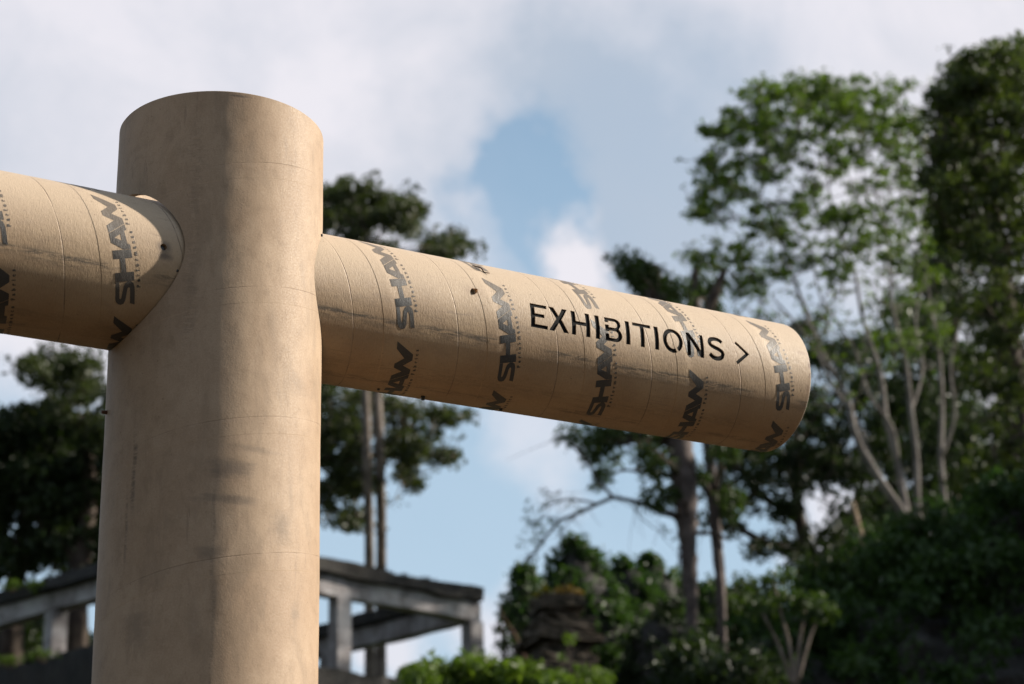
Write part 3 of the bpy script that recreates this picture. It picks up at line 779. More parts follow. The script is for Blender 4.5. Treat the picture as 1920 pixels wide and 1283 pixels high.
# ------------------------------------------------------------------ ruined pavilion
def ruin():
    root = empty('ruined_pavilion', (0, 0, 0))
    tag(root, 'roofless weathered concrete pavilion frame with a mossy dark roof edge', 'ruin')
    K = 2.0
    A0 = np.array([-3.12, 19.8]) * K                     # nearest corner, behind the post
    dr = np.array([.766, .643]); dl = np.array([-.784, .62])
    Lr, Ll = 3.41 * K, 5.2 * K
    B0 = A0 + dr * Lr; C0 = A0 + dl * Ll; D0 = B0 + dl * Ll
    root.location = (A0[0], A0[1], 0)
    zb = 5.786 * K + EYE                                  # middle of the pale beam
    def box(name, p, q, w, z0, z1, mat, ext=0.0, seed=1, rough=.02):
        """box along p-q, width w, between two heights, with uneven edges"""
        p = np.array(p); q = np.array(q); d = q - p; L = np.linalg.norm(d); d = d / L; nrm = np.array([-d[1], d[0]])
        p = p - d * ext; q = q + d * ext; L += 2 * ext
        n = max(2, int(L / .12)); r = np.random.default_rng(seed)
        V, Fq = [], []
        for i_ in range(n + 1):
            c = p + d * (L * i_ / n)
            for sx, zz in ((-1, z0), (1, z0), (1, z1), (-1, z1)):
                kx = (1 if sx > 0 else 0) + (2 if zz == z1 else 0)
                ph = L * i_ / n
                j = np.array([float(vnoise(ph * 1.1 + seed * 3.1 + kx * 7.7, kx * 1.0, 50 + seed, 4, 1.0)), float(vnoise(ph * 1.1 + seed * 5.3 + kx * 4.1, kx + .5, 70 + seed, 4, 1.0))]) * rough * 1.1
                e = c + nrm * (sx * w / 2 + j[0])
                V.append((e[0] - A0[0], e[1] - A0[1], zz + j[1]))
        for i_ in range(n):
            for k in range(4):
                a_ = i_ * 4 + k; b_ = i_ * 4 + (k + 1) % 4
                Fq.append((a_, b_, b_ + 4, a_ + 4))
        Fq += [(3, 2, 1, 0), (n * 4, n * 4 + 1, n * 4 + 2, n * 4 + 3)]
        me = bpy.data.meshes.new(name); me.from_pydata(V, [], Fq); me.update()
        return link_mesh(name, me, mat, root)
    bt, bb = zb + .20, zb - .20
    box('beam', A0, B0, .30, bb, bt, M_CONC, .12, 1)
    box('beam', A0 + dl * .3, C0, .30, bb + .01, bt - .01, M_CONC, 0, 2)
    box('beam', B0 + dl * .3, D0, .30, bb, bt - .01, M_CONC, 0, 3)
    box('beam', C0, D0, .30, bb - .01, bt - .02, M_CONC, 0, 4)
    # roof edge: broken dark slab strips on top of the beams
    for (p, q, sd) in ((A0, B0, 5), (A0 + dl * .5, C0, 6), (B0 + dl * .5, D0, 7)):
        box('roof_edge', p, q, .62, bt + .004, bt + .285, M_CONCD, .10 if sd == 5 else 0, sd, .035)
    def column(c, seed, w=.34, ztop=bb):
        d = dr * w / 2
        z0 = float(hill_h(c[0], c[1])) - .3
        return box('column', c - d, c + d, w, z0, ztop, M_CONC, 0, seed, .012)
    for i_, c in enumerate((A0, A0 + dr * 1.68 * K, B0, A0 + dl * 2.12 * K, A0 + dl * 4.0 * K, C0, D0, B0 + dl * 2.1 * K, B0 + dl * 3.6 * K)):
        column(np.array(c), 20 + i_)
    # broken parapet below
    zp = at(640, 1262, (A0 + dr * 1.7 * K)[1])[2]
    zl = at(110, 1236, (A0 + dl * 2.1 * K)[1])[2]
    gzr = float(hill_h(*(A0)))
    for p, q, sd, zt_ in ((A0 + dr * .2, A0 + dr * 2.35 * K, 40, zp), (A0 + dl * .2, A0 + dl * 4.9 * K, 41, zl)):
        box('parapet', p, q, .55, gzr - .4, zt_, M_CONCD, 0, sd, .07)
    # moss along the roof edge
    rm_ = np.random.default_rng(88); mc = []
    for p, q in ((A0, B0), (A0, C0)):
        for k in range(90):
            f_ = rm_.random() * .97; c_ = p + (q - p) * f_ + rm_.normal(size=2) * .12
            mc.append((c_[0] - A0[0], c_[1] - A0[1], bt + .285 + rm_.random() * .05))
    leaves('moss', mc, np.full(len(mc), .09), np.full(len(mc), 16), .06, L_MOSS, root, .6, 89)
    return A0, dr, dl, bt, zp, zl, K
A0, dr, dl, bt, zp, zl, K = ruin()

def clump(name, label, cat, centre, pts, rad, n, size, mat, seed, stems=True, group=None, droop=0., aspect=.5, stemmat=None):
    root = empty(name, tuple(centre)); tag(root, label, cat, group)
    pts = np.array(pts) - centre
    if name == 'shrub':
        r0 = np.random.default_rng(seed + 1); low = [p * np.array([.9, .9, f_]) + r0.normal(size=3) * .12 for p in pts for f_ in (.3, .58, .8)]
        low = np.array([p for p in low if p[2] > .1]).reshape(-1, 3); pts = np.vstack([pts, low])
    if stems:
        r = np.random.default_rng(seed); sg = []
        for p in pts:
            b_ = np.array([p[0] * .25, p[1] * .25, 0.0]); mid = (b_ + p) / 2 + r.normal(size=3) * .04
            sg += [(b_, mid, .016, .012), (mid, p, .012, .005)]
        tubes('stem', sg, stemmat or M_BARKD, root, 5)
    leaves('foliage', pts, np.full(len(pts), rad), np.full(len(pts), n), size, mat, root, .8, seed, droop, aspect)
    return root
rp = np.random.default_rng(5)
def scatter(cx, cy, rx, ry, n, Y, yd):
    return region_points([(cx, cy, rx, ry, n)], Y, yd, rp)

Yr = (A0 + dl * 3.6 * K)[1]
for (cx, lab) in ((22, 'yellow-green weed tuft on the roof edge nearest the left frame edge'), (66, 'small yellow-green weed tuft further right on the left roof edge')):
    Yl = 42.3 if cx < 40 else 41.9
    p = scatter(cx, 1098, 16, 6, 7, Yl, .3)
    c = at(cx, 1112, Yl)
    clump('weed_tuft', lab, 'plant', c, p, .12, 22, .09, L_BRIGHT, 300 + cx, group='weeds rooted on the pavilion')
for (cx, cy, lab) in ((80, 1228, 'yellow-green weed tuft on the low parapet beside the left column'), (15, 1240, 'pale weed tuft on the parapet at the lower left corner')):
    Yl = 40.9
    p = scatter(cx, cy, 26, 8, 8, Yl, .2)
    clump('weed_tuft', lab, 'plant', at(cx, cy + 14, Yl), p, .12, 18, .09, L_BRIGHT, 320 + cx, group='weeds rooted on the pavilion')

# ------------------------------------------------------------------ vine-smothered pinnacles and stone shrine pillar
def pinnacle(label, prof, Y, seed, n, lsz=.12, mat=L_VINE):
    """prof: (px, py, half-width px) down the axis; a rock core with a coat of vine leaves"""
    P = [at(a_, b_, Y) for a_, b_, w_ in prof]
    pxm = Y / F * 1.08
    base = P[-1].copy(); gz_ = float(hill_h(base[0], base[1]))
    root = empty('vine_covered_rock', (base[0], base[1], gz_)); tag(root, label, 'rock', 'rocks smothered in vines')
    off = np.array([base[0], base[1], gz_])
    pts = [p - off for p in P] + [np.array([0, 0, -.3])]
    rad = [w_ * pxm for _, _, w_ in prof] + [prof[-1][2] * pxm * 1.05]
    path_tube('rock', pts, [x * .86 for x in rad], M_ROCK, root, 16, .09, seed, 5)
    r = np.random.default_rng(seed)
    cl, rr = [], []
    pts = np.array(pts)
    seglen = np.linalg.norm(np.diff(pts, axis=0), axis=1); prob = seglen * (np.array(rad[:-1]) + .1); prob /= prob.sum()
    for k in range(n):
        i_ = r.choice(len(seglen), p=prob); f_ = r.random()
        c = pts[i_] * (1 - f_) + pts[i_ + 1] * f_; q = rad[i_] * (1 - f_) + rad[i_ + 1] * f_
        th = r.random() * 2 * math.pi
        k_ = q * (.86 + .20 * r.random())
        cl.append(c + np.array([math.cos(th) * k_, math.sin(th) * k_, r.normal() * .05])); rr.append(.16 + .16 * r.random())
    for k in range(6):
        cl.append(pts[0] + r.normal(size=3) * rad[0] * .5); rr.append(.2)
    leaves('vines', cl, np.array(rr) * (.7 + .6 * r.random(len(cl))), r.integers(25, 120, len(cl)), lsz * .82, mat, root, 1.0, seed + 3, .5, .7)
    return root
pinnacle('tallest vine-smothered rock with a pointed top, behind the shrine pillar', [(1078, 1022, 10), (1078, 1050, 30), (1082, 1090, 48), (1095, 1140, 66), (1110, 1200, 80), (1120, 1290, 92)], 34, 41, 300)
pinnacle('narrow vine-smothered rock column left of the shrine pillar', [(984, 1078, 8), (982, 1100, 18), (985, 1140, 24), (990, 1200, 30), (1000, 1290, 36)], 33, 42, 120)
pinnacle('flat-topped vine-smothered rock right of the tallest one', [(1170, 1062, 10), (1176, 1085, 26), (1185, 1130, 40), (1200, 1290, 55)], 35.5, 43, 150)
pinnacle('vine-smothered rock with a small peak beside the thick trunk', [(1222, 1056, 8), (1224, 1080, 28), (1232, 1130, 45), (1245, 1290, 60)], 36.5, 44, 150)
pinnacle('low vine-smothered rock right of the thick trunk foot', [(1322, 1106, 18), (1325, 1130, 34), (1330, 1180, 42), (1335, 1290, 50)], 37.5, 45, 110)
pinnacle('low vine-smothered rock left of the thick trunk foot', [(1268, 1104, 14), (1265, 1135, 36), (1262, 1190, 45), (1260, 1290, 52)], 37.2, 46, 110)
pinnacle('large shaded rock mass with few vines under the trunks', [(1240, 1168, 26), (1240, 1190, 55), (1245, 1230, 70), (1250, 1300, 85)], 32, 47, 60, .1, L_DARK)

def shrine():
    Y = 31.5
    px = Y / F * 1.08
    c = at(1050, 1290, Y); gz_ = float(hill_h(c[0], c[1])) - .1
    root = empty('shrine_pillar', (c[0], c[1], gz_))
    tag(root, 'dark eroded stone shrine pillar with stepped mouldings and dry plants on top', 'pillar')
    tiers = [(1122, 1150, 40), (1150, 1166, 30), (1166, 1196, 50), (1196, 1214, 60), (1214, 1236, 44), (1236, 1262, 54), (1262, 1285, 62), (1285, 1300, 70)]
    zz = None
    for i_, (y0, y1, hw) in enumerate(tiers):
        z1 = at(1050, y0, Y)[2] - gz_; z0 = at(1050, y1, Y)[2] - gz_
        if i_ == len(tiers) - 1: z0 = 0
        bm = bmesh.new()
        bmesh.ops.create_cube(bm, size=1)
        bmesh.ops.subdivide_edges(bm, edges=bm.edges[:], cuts=4, use_grid_fill=True)
        rr = random.Random(60 + i_)
        for v_ in bm.verts:
            v_.co = Vector((v_.co.x * hw * px * 2 + rr.gauss(0, .022), v_.co.y * hw * px * 2 + rr.gauss(0, .022), z0 + (v_.co.z + .5) * (z1 - z0 - .012) + rr.gauss(0, .006)))
        bmesh.ops.rotate(bm, verts=bm.verts, cent=(0, 0, 0), matrix=Matrix.Rotation(.35 + rr.gauss(0, .03), 3, 'Z'))
        me = bpy.data.meshes.new('tier'); bm.to_mesh(me); bm.free()
        link_mesh('tier', me, M_STONE, root)
    return c, gz_, px, Y
M_STONE = flat_mat('brown_stone', (.10, .08, .062), .9, .1, 5, .03, (.035, .03, .022))
c, gz_, px_, Ys = shrine()
clump('dry_plant', 'orange-yellow dry plant growing on top of the shrine pillar', 'plant', at(1062, 1122, Ys), scatter(1066, 1112, 24, 7, 10, Ys, .3), .11, 26, .10, L_ORANGE, 401, group='plants on the shrine pillar')
clump('dry_plant', 'yellow-green plant at the left shoulder of the shrine pillar', 'plant', at(1022, 1134, Ys), scatter(1022, 1118, 14, 12, 8, Ys, .2), .10, 24, .10, leaf_mat('yellow_leaf', (0.112, 0.104, 0.012), (0.176, 0.144, 0.016)), 402, group='plants on the shrine pillar')

# ------------------------------------------------------------------ shrubs in front and between
def shrub(label, cx, cy, rx, ry, n, Y, mat, seed, size=.11, rad=.22, nl=70, base=1330, yd=.8, aspect=.45):
    p = scatter(cx, cy, rx, ry, n, Y, yd)
    b_ = at(cx, base, Y); b_[2] = float(hill_h(b_[0], b_[1]))
    return clump('shrub', label, 'shrub', b_, p, rad, nl, size, mat, seed, group='shrubs along the terrace edge', aspect=aspect)
Yb = 24.6
shrub('bright green sunlit shrub at the bottom, left of the others', 810, 1272, 38, 22, 16, Yb, L_BRIGHT, 501)
shrub('bright green leafy shrub at the bottom under the right pavilion column', 880, 1262, 42, 26, 20, Yb + .5, L_BRIGHT, 502)
shrub('bright green broad-leaved shrub at the bottom left of the shrine pillar', 965, 1272, 48, 22, 20, Yb, L_BRIGHT, 503, .14)
shrub('bright low shrub at the foot of the shrine pillar', 1030, 1290, 30, 14, 8, Yb - .5, L_BRIGHT, 504)
shrub('thin yellow-green shrub sprouting in front of the shrine pillar base', 1118, 1268, 26, 26, 9, Yb, L_BRIGHT, 505, .10, .13, 22)
shrub('small yellow-green sprig in front of the dark rocks', 1066, 1200, 8, 12, 3, 25.5, L_BRIGHT, 506, .08, .08, 12)
shrub('thin feathery shrub with sparse leaves beside the right pavilion corner', 955, 1190, 24, 44, 12, 33, L_MID, 507, .09, .15, 22, 1300)
shrub('mid green shrub at the foot of the slimmer trunk', 1400, 1130, 60, 40, 18, 34.5, L_MID, 508, .13, .26, 60, 1330, 1.2)
shrub('shaded green shrub in front of the dark cliff', 1480, 1190, 60, 50, 18, 31.5, L_DARK, 509, .13, .24, 55, 1330, 1.2)
shrub('dark shrub low in front of the cliff foot', 1400, 1258, 80, 22, 16, 25.0, L_DARK, 510, .13, .30, 80, 1330, 1.0)
shrub('olive shrub between the leaning trunk and the cliff crest', 1570, 1090, 60, 35, 22, 29.5, L_MID, 511, .14, .3, 80, 1330, 1.2)
shrub('yellowish shrub on the cliff crest below the pale stems', 1700, 1035, 50, 24, 14, 29.0, L_FRESH, 512, .13, .26, 60, 1150, 1.0)
shrub('shaded shrub near the bottom left of the cliff', 1300, 1240, 60, 40, 18, 26, L_DARK, 513, .13, .28, 70, 1330, 1.0)
shrub('dark shrub low beside the root-wrapped trunk', 1330, 1200, 45, 40, 12, 34.5, L_MID, 514, .13, .25, 60, 1330, .8)

# creepers hanging over the crest of the cliff
r = np.random.default_rng(90)
cl, rr_ = [], []
for k in range(620):
    x = r.uniform(CX[2], CX[-1] + 6); t_ = r.random() ** 1.8
    z = crest_z(x) + .25 - t_ * 2.6
    y = CY - 4.6 * (1 - (max(0, 1 - t_ * 2.6 / crest_z(x))) ** 1.2) + r.normal() * .3 - .8
    if r.random() < .35: y = CY + r.random() * 1.2; z = crest_z(x) + .05 + r.random() * .35 - (y - CY) * .5
    cl.append((x, y, z)); rr_.append(r.uniform(.2, .45))
cr = leaves('creepers', cl, rr_, np.full(len(cl), 65), .14, L_VINE, None, .8, 91, .8)
tag(cr, 'dark green creepers draped over the crest of the cliff', 'creeper', kind='stuff')

# sunlit broken pale trunk in the gap right of the arm tip
root = empty('broken_trunk', tuple(at(1645, 1070, 39))); tag(root, 'pale sunlit broken trunk leaning among dark leaves', 'dead tree')
o_ = np.array(root.location)
path_tube('trunk', [at(a_, b_, 39) - o_ for a_, b_ in ((1648, 1085), (1632, 1045), (1618, 1010), (1606, 970), (1600, 940))], [.07, .065, .06, .045, .02], M_STRAW, root, 9, .08, 3)
path_tube('side_branch', [at(a_, b_, 39) - o_ for a_, b_ in ((1634, 1062), (1618, 1050), (1602, 1036))], [.05, .04, .02], M_STRAW, root, 8, .06, 4)
# leaning dry stem left of the shrine pillar
root = empty('dead_plant', tuple(at(985, 1245, 32))); tag(root, 'thin leaning dry stem left of the shrine pillar', 'dead plant')
o_ = np.array(root.location)
path_tube('stem', [at(a_, b_, 32) - o_ for a_, b_ in ((990, 1250), (976, 1215), (962, 1185), (945, 1160), (935, 1135))], [.035, .03, .022, .012, .007], M_TWIG, root, 8, .05, 5)
path_tube('twig', [at(a_, b_, 32) - o_ for a_, b_ in ((962, 1185), (948, 1190), (930, 1170))], [.012, .009, .005], M_TWIG, root, 6, .05, 6)
# fan of pale sapling stems
root = empty('sapling', tuple(at(1488, 1290, 24.0))); tag(root, 'sapling with a fan of pale thin stems in front of the cliff', 'plant')
o_ = np.array(root.location)
for i_, pts_ in enumerate(([(1488, 1283), (1482, 1220), (1465, 1150), (1450, 1090)], [(1492, 1283), (1500, 1200), (1512, 1130)], [(1485, 1283), (1460, 1210), (1430, 1150)], [(1496, 1275), (1520, 1190), (1545, 1140)])):
    path_tube('stem', [at(a_, b_, 24.0) - o_ for a_, b_ in pts_], np.linspace(.026, .012, len(pts_)), M_BARK, root, 7, .05, 60 + i_)
cl = [at(a_ + r.normal() * 12, b_ + r.normal() * 12, 24.0 + r.normal() * .3) - o_ for a_, b_ in ((1450, 1085), (1440, 1110), (1512, 1125), (1530, 1140), (1430, 1145), (1545, 1135), (1470, 1120), (1490, 1100)) for _ in range(2)]
leaves('foliage', cl, np.full(len(cl), .22), np.full(len(cl), 30), .16, L_MID, root, .6, 66, .6, .3)

# ------------------------------------------------------------------ the cardboard tube signpost
R = .2
PX, PY = -.56272, 3.69264
ZT, ZB = 1.9454 + EYE, 1.6204 + EYE
BE, ELV, RA, LA = .5637, .0304, .14596, 1.3467
WALL = .010
a = Vector((math.cos(BE) * math.cos(ELV), math.sin(BE) * math.cos(ELV), math.sin(ELV)))
e1 = a.cross(Vector((0, 0, 1))).normalized()
e2 = e1.cross(a)
ARM_M = Matrix((( a.x, -e1.x, e2.x, 0), (a.y, -e1.y, e2.y, 0), (a.z, -e1.z, e2.z, ZB), (0, 0, 0, 1)))   # local: x along arm, -y to the viewer, z up

sign = empty('signpost', (PX, PY, 0))
tag(sign, 'big tan cardboard tube signpost with a crosswise tube arm reading EXHIBITIONS', 'signpost')

def tube_mesh(name, x0, x1, ro, wall, seg=256, step=.05, bevel=.0012, sy=-1):
    """hollow tube along local X with analytic UVs (metres); angle 0 faces +y, positive goes up to +z"""
    n = max(2, int(abs(x1 - x0) / step))
    xs_ = list(np.linspace(x0 + bevel, x1 - bevel, n + 1))
    prof = [(x0, ro - bevel)] + [(x_, ro) for x_ in xs_] + [(x1, ro - bevel), (x1, ro - wall)] + [(x_, ro - wall) for x_ in reversed(xs_[1:-1])] + [(x0, ro - wall)]
    m_ = len(prof)
    th = np.linspace(-math.pi, math.pi, seg, endpoint=False)
    V = np.array([[(p[0], sy * p[1] * math.cos(t_), p[1] * math.sin(t_)) for p in prof] for t_ in th]).reshape(-1, 3)
    Fq, UV = [], []
    for i_ in range(seg):
        j_ = (i_ + 1) % seg
        t0 = -math.pi + 2 * math.pi * i_ / seg; t1 = t0 + 2 * math.pi / seg
        for k in range(m_):
            k2 = (k + 1) % m_
            Fq.append((i_ * m_ + k, j_ * m_ + k, j_ * m_ + k2, i_ * m_ + k2))
            UV += [(prof[k][0], t0 * ro), (prof[k][0], t1 * ro), (prof[k2][0], t1 * ro), (prof[k2][0], t0 * ro)]
    if sy < 0:
        Fq = [f_[::-1] for f_ in Fq]; UV = [UV[i_ + q] for i_ in range(0, len(UV), 4) for q in (3, 2, 1, 0)]
    return mesh_np(name, V, Fq, False, UV)

def boolean(me, cutters, name):
    o = bpy.data.objects.new(name, me); col.objects.link(o)
    cs = []
    for c_ in cutters:
        co = bpy.data.objects.new('cutter', c_); col.objects.link(co); cs.append(co)
        md = o.modifiers.new('b', 'BOOLEAN'); md.operation = 'DIFFERENCE'; md.solver = 'EXACT'; md.object = co
    dg = bpy.context.evaluated_depsgraph_get()
    new = bpy.data.meshes.new_from_object(o.evaluated_get(dg))
    bpy.data.objects.remove(o)
    for co in cs: bpy.data.objects.remove(co)
    new.name = name
    return new

def tube_normals(me, axis=0, dents=None):
    """smooth radial normals on the round walls, flat ones on every cut face"""
    n = len(me.polygons)
    nrm = np.zeros(n * 3, np.float32); me.polygons.foreach_get('normal', nrm); nrm = nrm.reshape(-1, 3)
    co = np.zeros(len(me.vertices) * 3, np.float32); me.vertices.foreach_get('co', co); co = co.reshape(-1, 3)
    li = np.zeros(len(me.loops), np.int32); me.loops.foreach_get('vertex_index', li)
    lt = np.zeros(n, np.int32); me.polygons.foreach_get('loop_total', lt)
    pol = np.repeat(np.arange(n), lt)
    me.polygons.foreach_set('use_smooth', np.ones(n, bool))
    v = co[li].copy(); v[:, axis] = 0; v /= np.maximum(np.linalg.norm(v, axis=1), 1e-9)[:, None]
    fn = nrm[pol]
    dot = (v * fn).sum(1)
    if dents is not None:
        c_ = co[li].astype(float); aa = np.arctan2(c_[:, 0], -c_[:, 1]) * R; zz = c_[:, 2]; h_ = .002
        da = (dents(aa + h_, zz) - dents(aa - h_, zz)) / (2 * h_); dz = (dents(aa, zz + h_) - dents(aa, zz - h_)) / (2 * h_)
        tg = np.stack([-v[:, 1], v[:, 0], np.zeros(len(v))], 1)
        v = v - tg * da[:, None]; v[:, 2] -= dz; v /= np.linalg.norm(v, axis=1)[:, None]
    out = np.where((dot > .97)[:, None], v, np.where((dot < -.97)[:, None], -v, fn))
    me.normals_split_custom_set([tuple(x) for x in out])

def fill_shape(loops):
    """2D outline(s) -> bmesh of triangles in the XY plane"""
    bm = bmesh.new()
    ed = []
    for lp in loops:
        vs = [bm.verts.new((x_, y_, 0)) for x_, y_ in lp]
        for i_ in range(len(vs)): ed.append(bm.edges.new((vs[i_], vs[(i_ + 1) % len(vs)])))
    bmesh.ops.triangle_fill(bm, use_beauty=True, use_dissolve=False, edges=ed)
    return bm

def wrap_bm(bm, ro, rin=None, step=.004, uvname='UVMap', half=None):
    """bend a flat (s, arc) bmesh on to the tube; with rin it becomes a closed prism between rin and ro"""
    ys = [v_.co.y for v_ in bm.verts]
    y = math.ceil(min(ys) / step) * step
    while y < max(ys):
        bmesh.ops.bisect_plane(bm, geom=bm.verts[:] + bm.edges[:] + bm.faces[:], dist=1e-7, plane_co=(0, y, 0), plane_no=(0, 1, 0))
        y += step
    if not bm.faces:
        return None
    bmesh.ops.recalc_face_normals(bm, faces=bm.faces[:])
    if bm.faces[0].normal.z < 0:
        bmesh.ops.reverse_faces(bm, faces=bm.faces[:])
    flat = [(v_.co.x, v_.co.y) for v_ in bm.verts]
    bm.verts.index_update()
    faces = [[v_.index for v_ in f_.verts] for f_ in bm.faces]
    bound = []
    for e_ in bm.edges:
        if len(e_.link_faces) == 1:
            l = e_.link_loops[0]; bound.append((l.vert.index, l.link_loop_next.vert.index))
    def w(x_, y_, r_):
        t_ = y_ / RA
        return (x_, -r_ * math.cos(t_), r_ * math.sin(t_))
    n = len(flat)
    V = [w(x_, y_, ro) for x_, y_ in flat]
    Fc = [f_[::-1] for f_ in faces] if False else [f_ for f_ in faces]
    uvs = [flat[i_] for f_ in Fc for i_ in f_]
    if rin is not None:
        V += [w(x_, y_, rin) for x_, y_ in flat]
        low = [[i_ + n for i_ in f_[::-1]] for f_ in faces]
        side = [[b_, a_, a_ + n, b_ + n] for a_, b_ in bound]
        for f_ in low + side:
            Fc.append(f_); uvs += [flat[i_ % n] for i_ in f_]
    me = bpy.data.meshes.new('shape'); me.from_pydata(V, [], Fc)
    l = me.uv_layers.new(name='UVMap'); l.data.foreach_set('uv', np.array(uvs, np.float32).ravel())
    me.update()
    me.flip_normals()
    if rin is None:
        me.update()
        if sum(p.normal.dot(Vector((0, p.center.y, p.center.z))) for p in me.polygons) < 0: me.flip_normals()
    return me

def fix_out(me):
    bm = bmesh.new(); bm.from_mesh(me); bmesh.ops.recalc_face_normals(bm, faces=bm.faces[:]); bm.to_mesh(me); bm.free(); return me

# ---- lettering, all in millimetres along the arm / round the arm
def arc(cx, cy, rx, ry, a0, a1, n=14):
    return [(cx + rx * math.cos(math.radians(a0 + (a1 - a0) * i_ / n)), cy + ry * math.sin(math.radians(a0 + (a1 - a0) * i_ / n))) for i_ in range(n + 1)]
def stroke(pts, w):
    pts = [np.array(p, float) for p in pts]
    fin = []
    for i_ in range(len(pts) - 1):
        p0 = pts[max(i_ - 1, 0)]; p1 = pts[i_]; p2 = pts[i_ + 1]; p3 = pts[min(i_ + 2, len(pts) - 1)]
        for k in range(5):
            f_ = k / 5
            fin.append(.5 * ((2 * p1) + (-p0 + p2) * f_ + (2 * p0 - 5 * p1 + 4 * p2 - p3) * f_ ** 2 + (-p0 + 3 * p1 - 3 * p2 + p3) * f_ ** 3))
    fin.append(pts[-1]); fin = np.array(fin)
    d = np.gradient(fin, axis=0); d /= np.linalg.norm(d, axis=1)[:, None]; nn = np.stack([-d[:, 1], d[:, 0]], 1)
    return [tuple(p) for p in fin + nn * w / 2] + [tuple(p) for p in (fin - nn * w / 2)[::-1]]
T0, B0_ = 26.8, -24.5
LET = {}
LET['E'] = [(620.7, T0), (659.8, T0), (659.5, 20.0), (630.2, 20.0), (630.2, 5.2), (652.6, 5.2), (652.6, -1.4), (630.2, -1.4), (630.2, -17.8), (660.4, -17.8), (660.4, B0_), (620.7, B0_)]
LET['X'] = [(665.5, T0), (677, T0), (688.2, 8.6), (698.5, T0), (709.6, T0), (694, 1.8), (711.3, B0_), (699.8, B0_), (688, -5.2), (676.5, B0_), (665, B0_), (682, 1.8)]
LET['H'] = [(719.7, T0), (729.3, T0), (729.3, 4.9), (754.6, 4.9), (754.6, T0), (764.1, T0), (764.1, B0_), (754.6, B0_), (754.6, -2.3), (729.3, -2.3), (729.3, B0_), (719.7, B0_)]
LET['I'] = [(778.3, T0), (787.9, T0), (787.9, B0_), (778.3, B0_)]
LET['B'] = ([(802.5, T0), (826, T0)] + arc(827, 14.6, 14.2, 12.2, 88, -52, 12) + arc(828.5, -10.4, 15.2, 14.1, 52, -90, 12) + [(802.5, B0_), (802.5, -10), (810.6, -10), (810.6, -18), (827, -18)]
            + arc(827, -9.9, 7.4, 8.1, -88, 88, 8) + [(812, -1.8), (812, -4), (802.5, -4), (802.5, 10), (811, 10), (811, 4.9), (826, 4.9)] + arc(826, 12.6, 7.2, 7.7, -88, 88, 8) + [(811, 20.3), (811, 16.3), (802.5, 16.3)])
LET['I.2'] = [(x_ + 76.0, y_) for x_, y_ in LET['I']]
LET['T'] = [(873, T0), (918.5, T0), (918.5, 20.1), (900.6, 20.1), (900.6, B0_), (891.1, B0_), (891.1, 20.1), (873, 20.1)]
LET['I.3'] = [(x_ + 149.4, y_) for x_, y_ in LET['I']]
LET['O'] = arc(974, 1.6, 25.4, 26.6, -55, 293, 44) + arc(974, 1.6, 16.2, 18.6, 291, -53, 40)
LET['N'] = [(1011, T0), (1019.3, T0), (1046.0, -9.5), (1046.0, T0), (1054.6, T0), (1054.6, B0_), (1046.2, B0_), (1019.6, 11.6), (1019.6, B0_), (1011, B0_)]
LET['S'] = stroke([(1104.5, 18.3), (1098, 22.6), (1087.5, 24.0), (1076.5, 21.6), (1071.3, 14.6), (1074.5, 7.6), (1084, 3.6), (1094, .6), (1102.5, -4.0), (1104.4, -11), (1099.5, -17.6), (1089, -20.6), (1078, -18.6), (1070.5, -12.8)], 8.6)
LET['>'] = [(1141.0, 22.4), (1144.6, 27.3), (1176.2, 2.0), (1144.2, -24.8), (1140.0, -19.6), (1166.2, 1.8)]
mm = lambda lp: [(x_ * .001, y_ * .001) for x_, y_ in lp]
def grow(lp, d):
    P = np.array(lp); n = len(P); area = .5 * sum(P[i_][0] * P[(i_ + 1) % n][1] - P[(i_ + 1) % n][0] * P[i_][1] for i_ in range(n))
    sg = -1 if area > 0 else 1; out = []
    for i_ in range(n):
        e0 = P[i_] - P[i_ - 1]; e1_ = P[(i_ + 1) % n] - P[i_]
        e0 = e0 / max(np.linalg.norm(e0), 1e-6); e1_ = e1_ / max(np.linalg.norm(e1_), 1e-6)
        n0 = np.array([-e0[1], e0[0]]); n1 = np.array([-e1_[1], e1_[0]]); b_ = n0 + n1; q = max(1 + float(n0 @ n1), .35)
        out.append(tuple(P[i_] + sg * b_ * d / q))
    return out
LET = {k_: grow(lp, .45) for k_, lp in LET.items()}
letter_cut = []
for k_, lp in LET.items():
    me = wrap_bm(fill_shape([mm(lp)]), RA + .004, RA - .0065); fix_out(me); letter_cut.append(me)

# ---- printed mark on the cardboard: U along the reading direction, V up, in millimetres
LOGO = [
    [[(43.2, 36), (12, 36), (5, 34.2), (1, 30.5), (-.5, 25.5), (1.2, 20.5), (7.5, 17.5), (29, 13.8), (31.8, 12.2), (32.2, 10.4), (30.5, 9), (27.5, 8.6), (1.5, 8.6), (-1.5, 0), (31, 0), (39.5, 2.2), (43.2, 6.8), (43.4, 12), (40.6, 17.4), (34.6, 20.8), (14, 24.6), (11.6, 25.6), (11, 27), (12.4, 28.2), (15, 28.5), (43.2, 28.5)]],
    [[(43.6, 0), (60, 0), (60, 14), (85, 14), (85, 0), (100.8, 0), (100.8, 36), (85, 36), (85, 23.8), (60, 23.8), (60, 36), (43.6, 36)]],
    [[(101.6, 0), (109.5, 0), (111.8, 5), (136.8, 5), (138.6, 0), (150.8, 0), (133.3, 36), (115.5, 36), (101.6, 14.5)], [(118, 14.2), (131, 14.2), (124.5, 27)]],
    [[(134.4, 36), (151.8, 0), (164, 0), (175.5, 17.7), (187, 0), (200, 0), (232, 36), (216, 36), (193, 17.7), (182, 36), (171.5, 36), (160, 17.7), (149.5, 36)]]]
al = .2497
SA, CA = math.sin(al), math.cos(al)
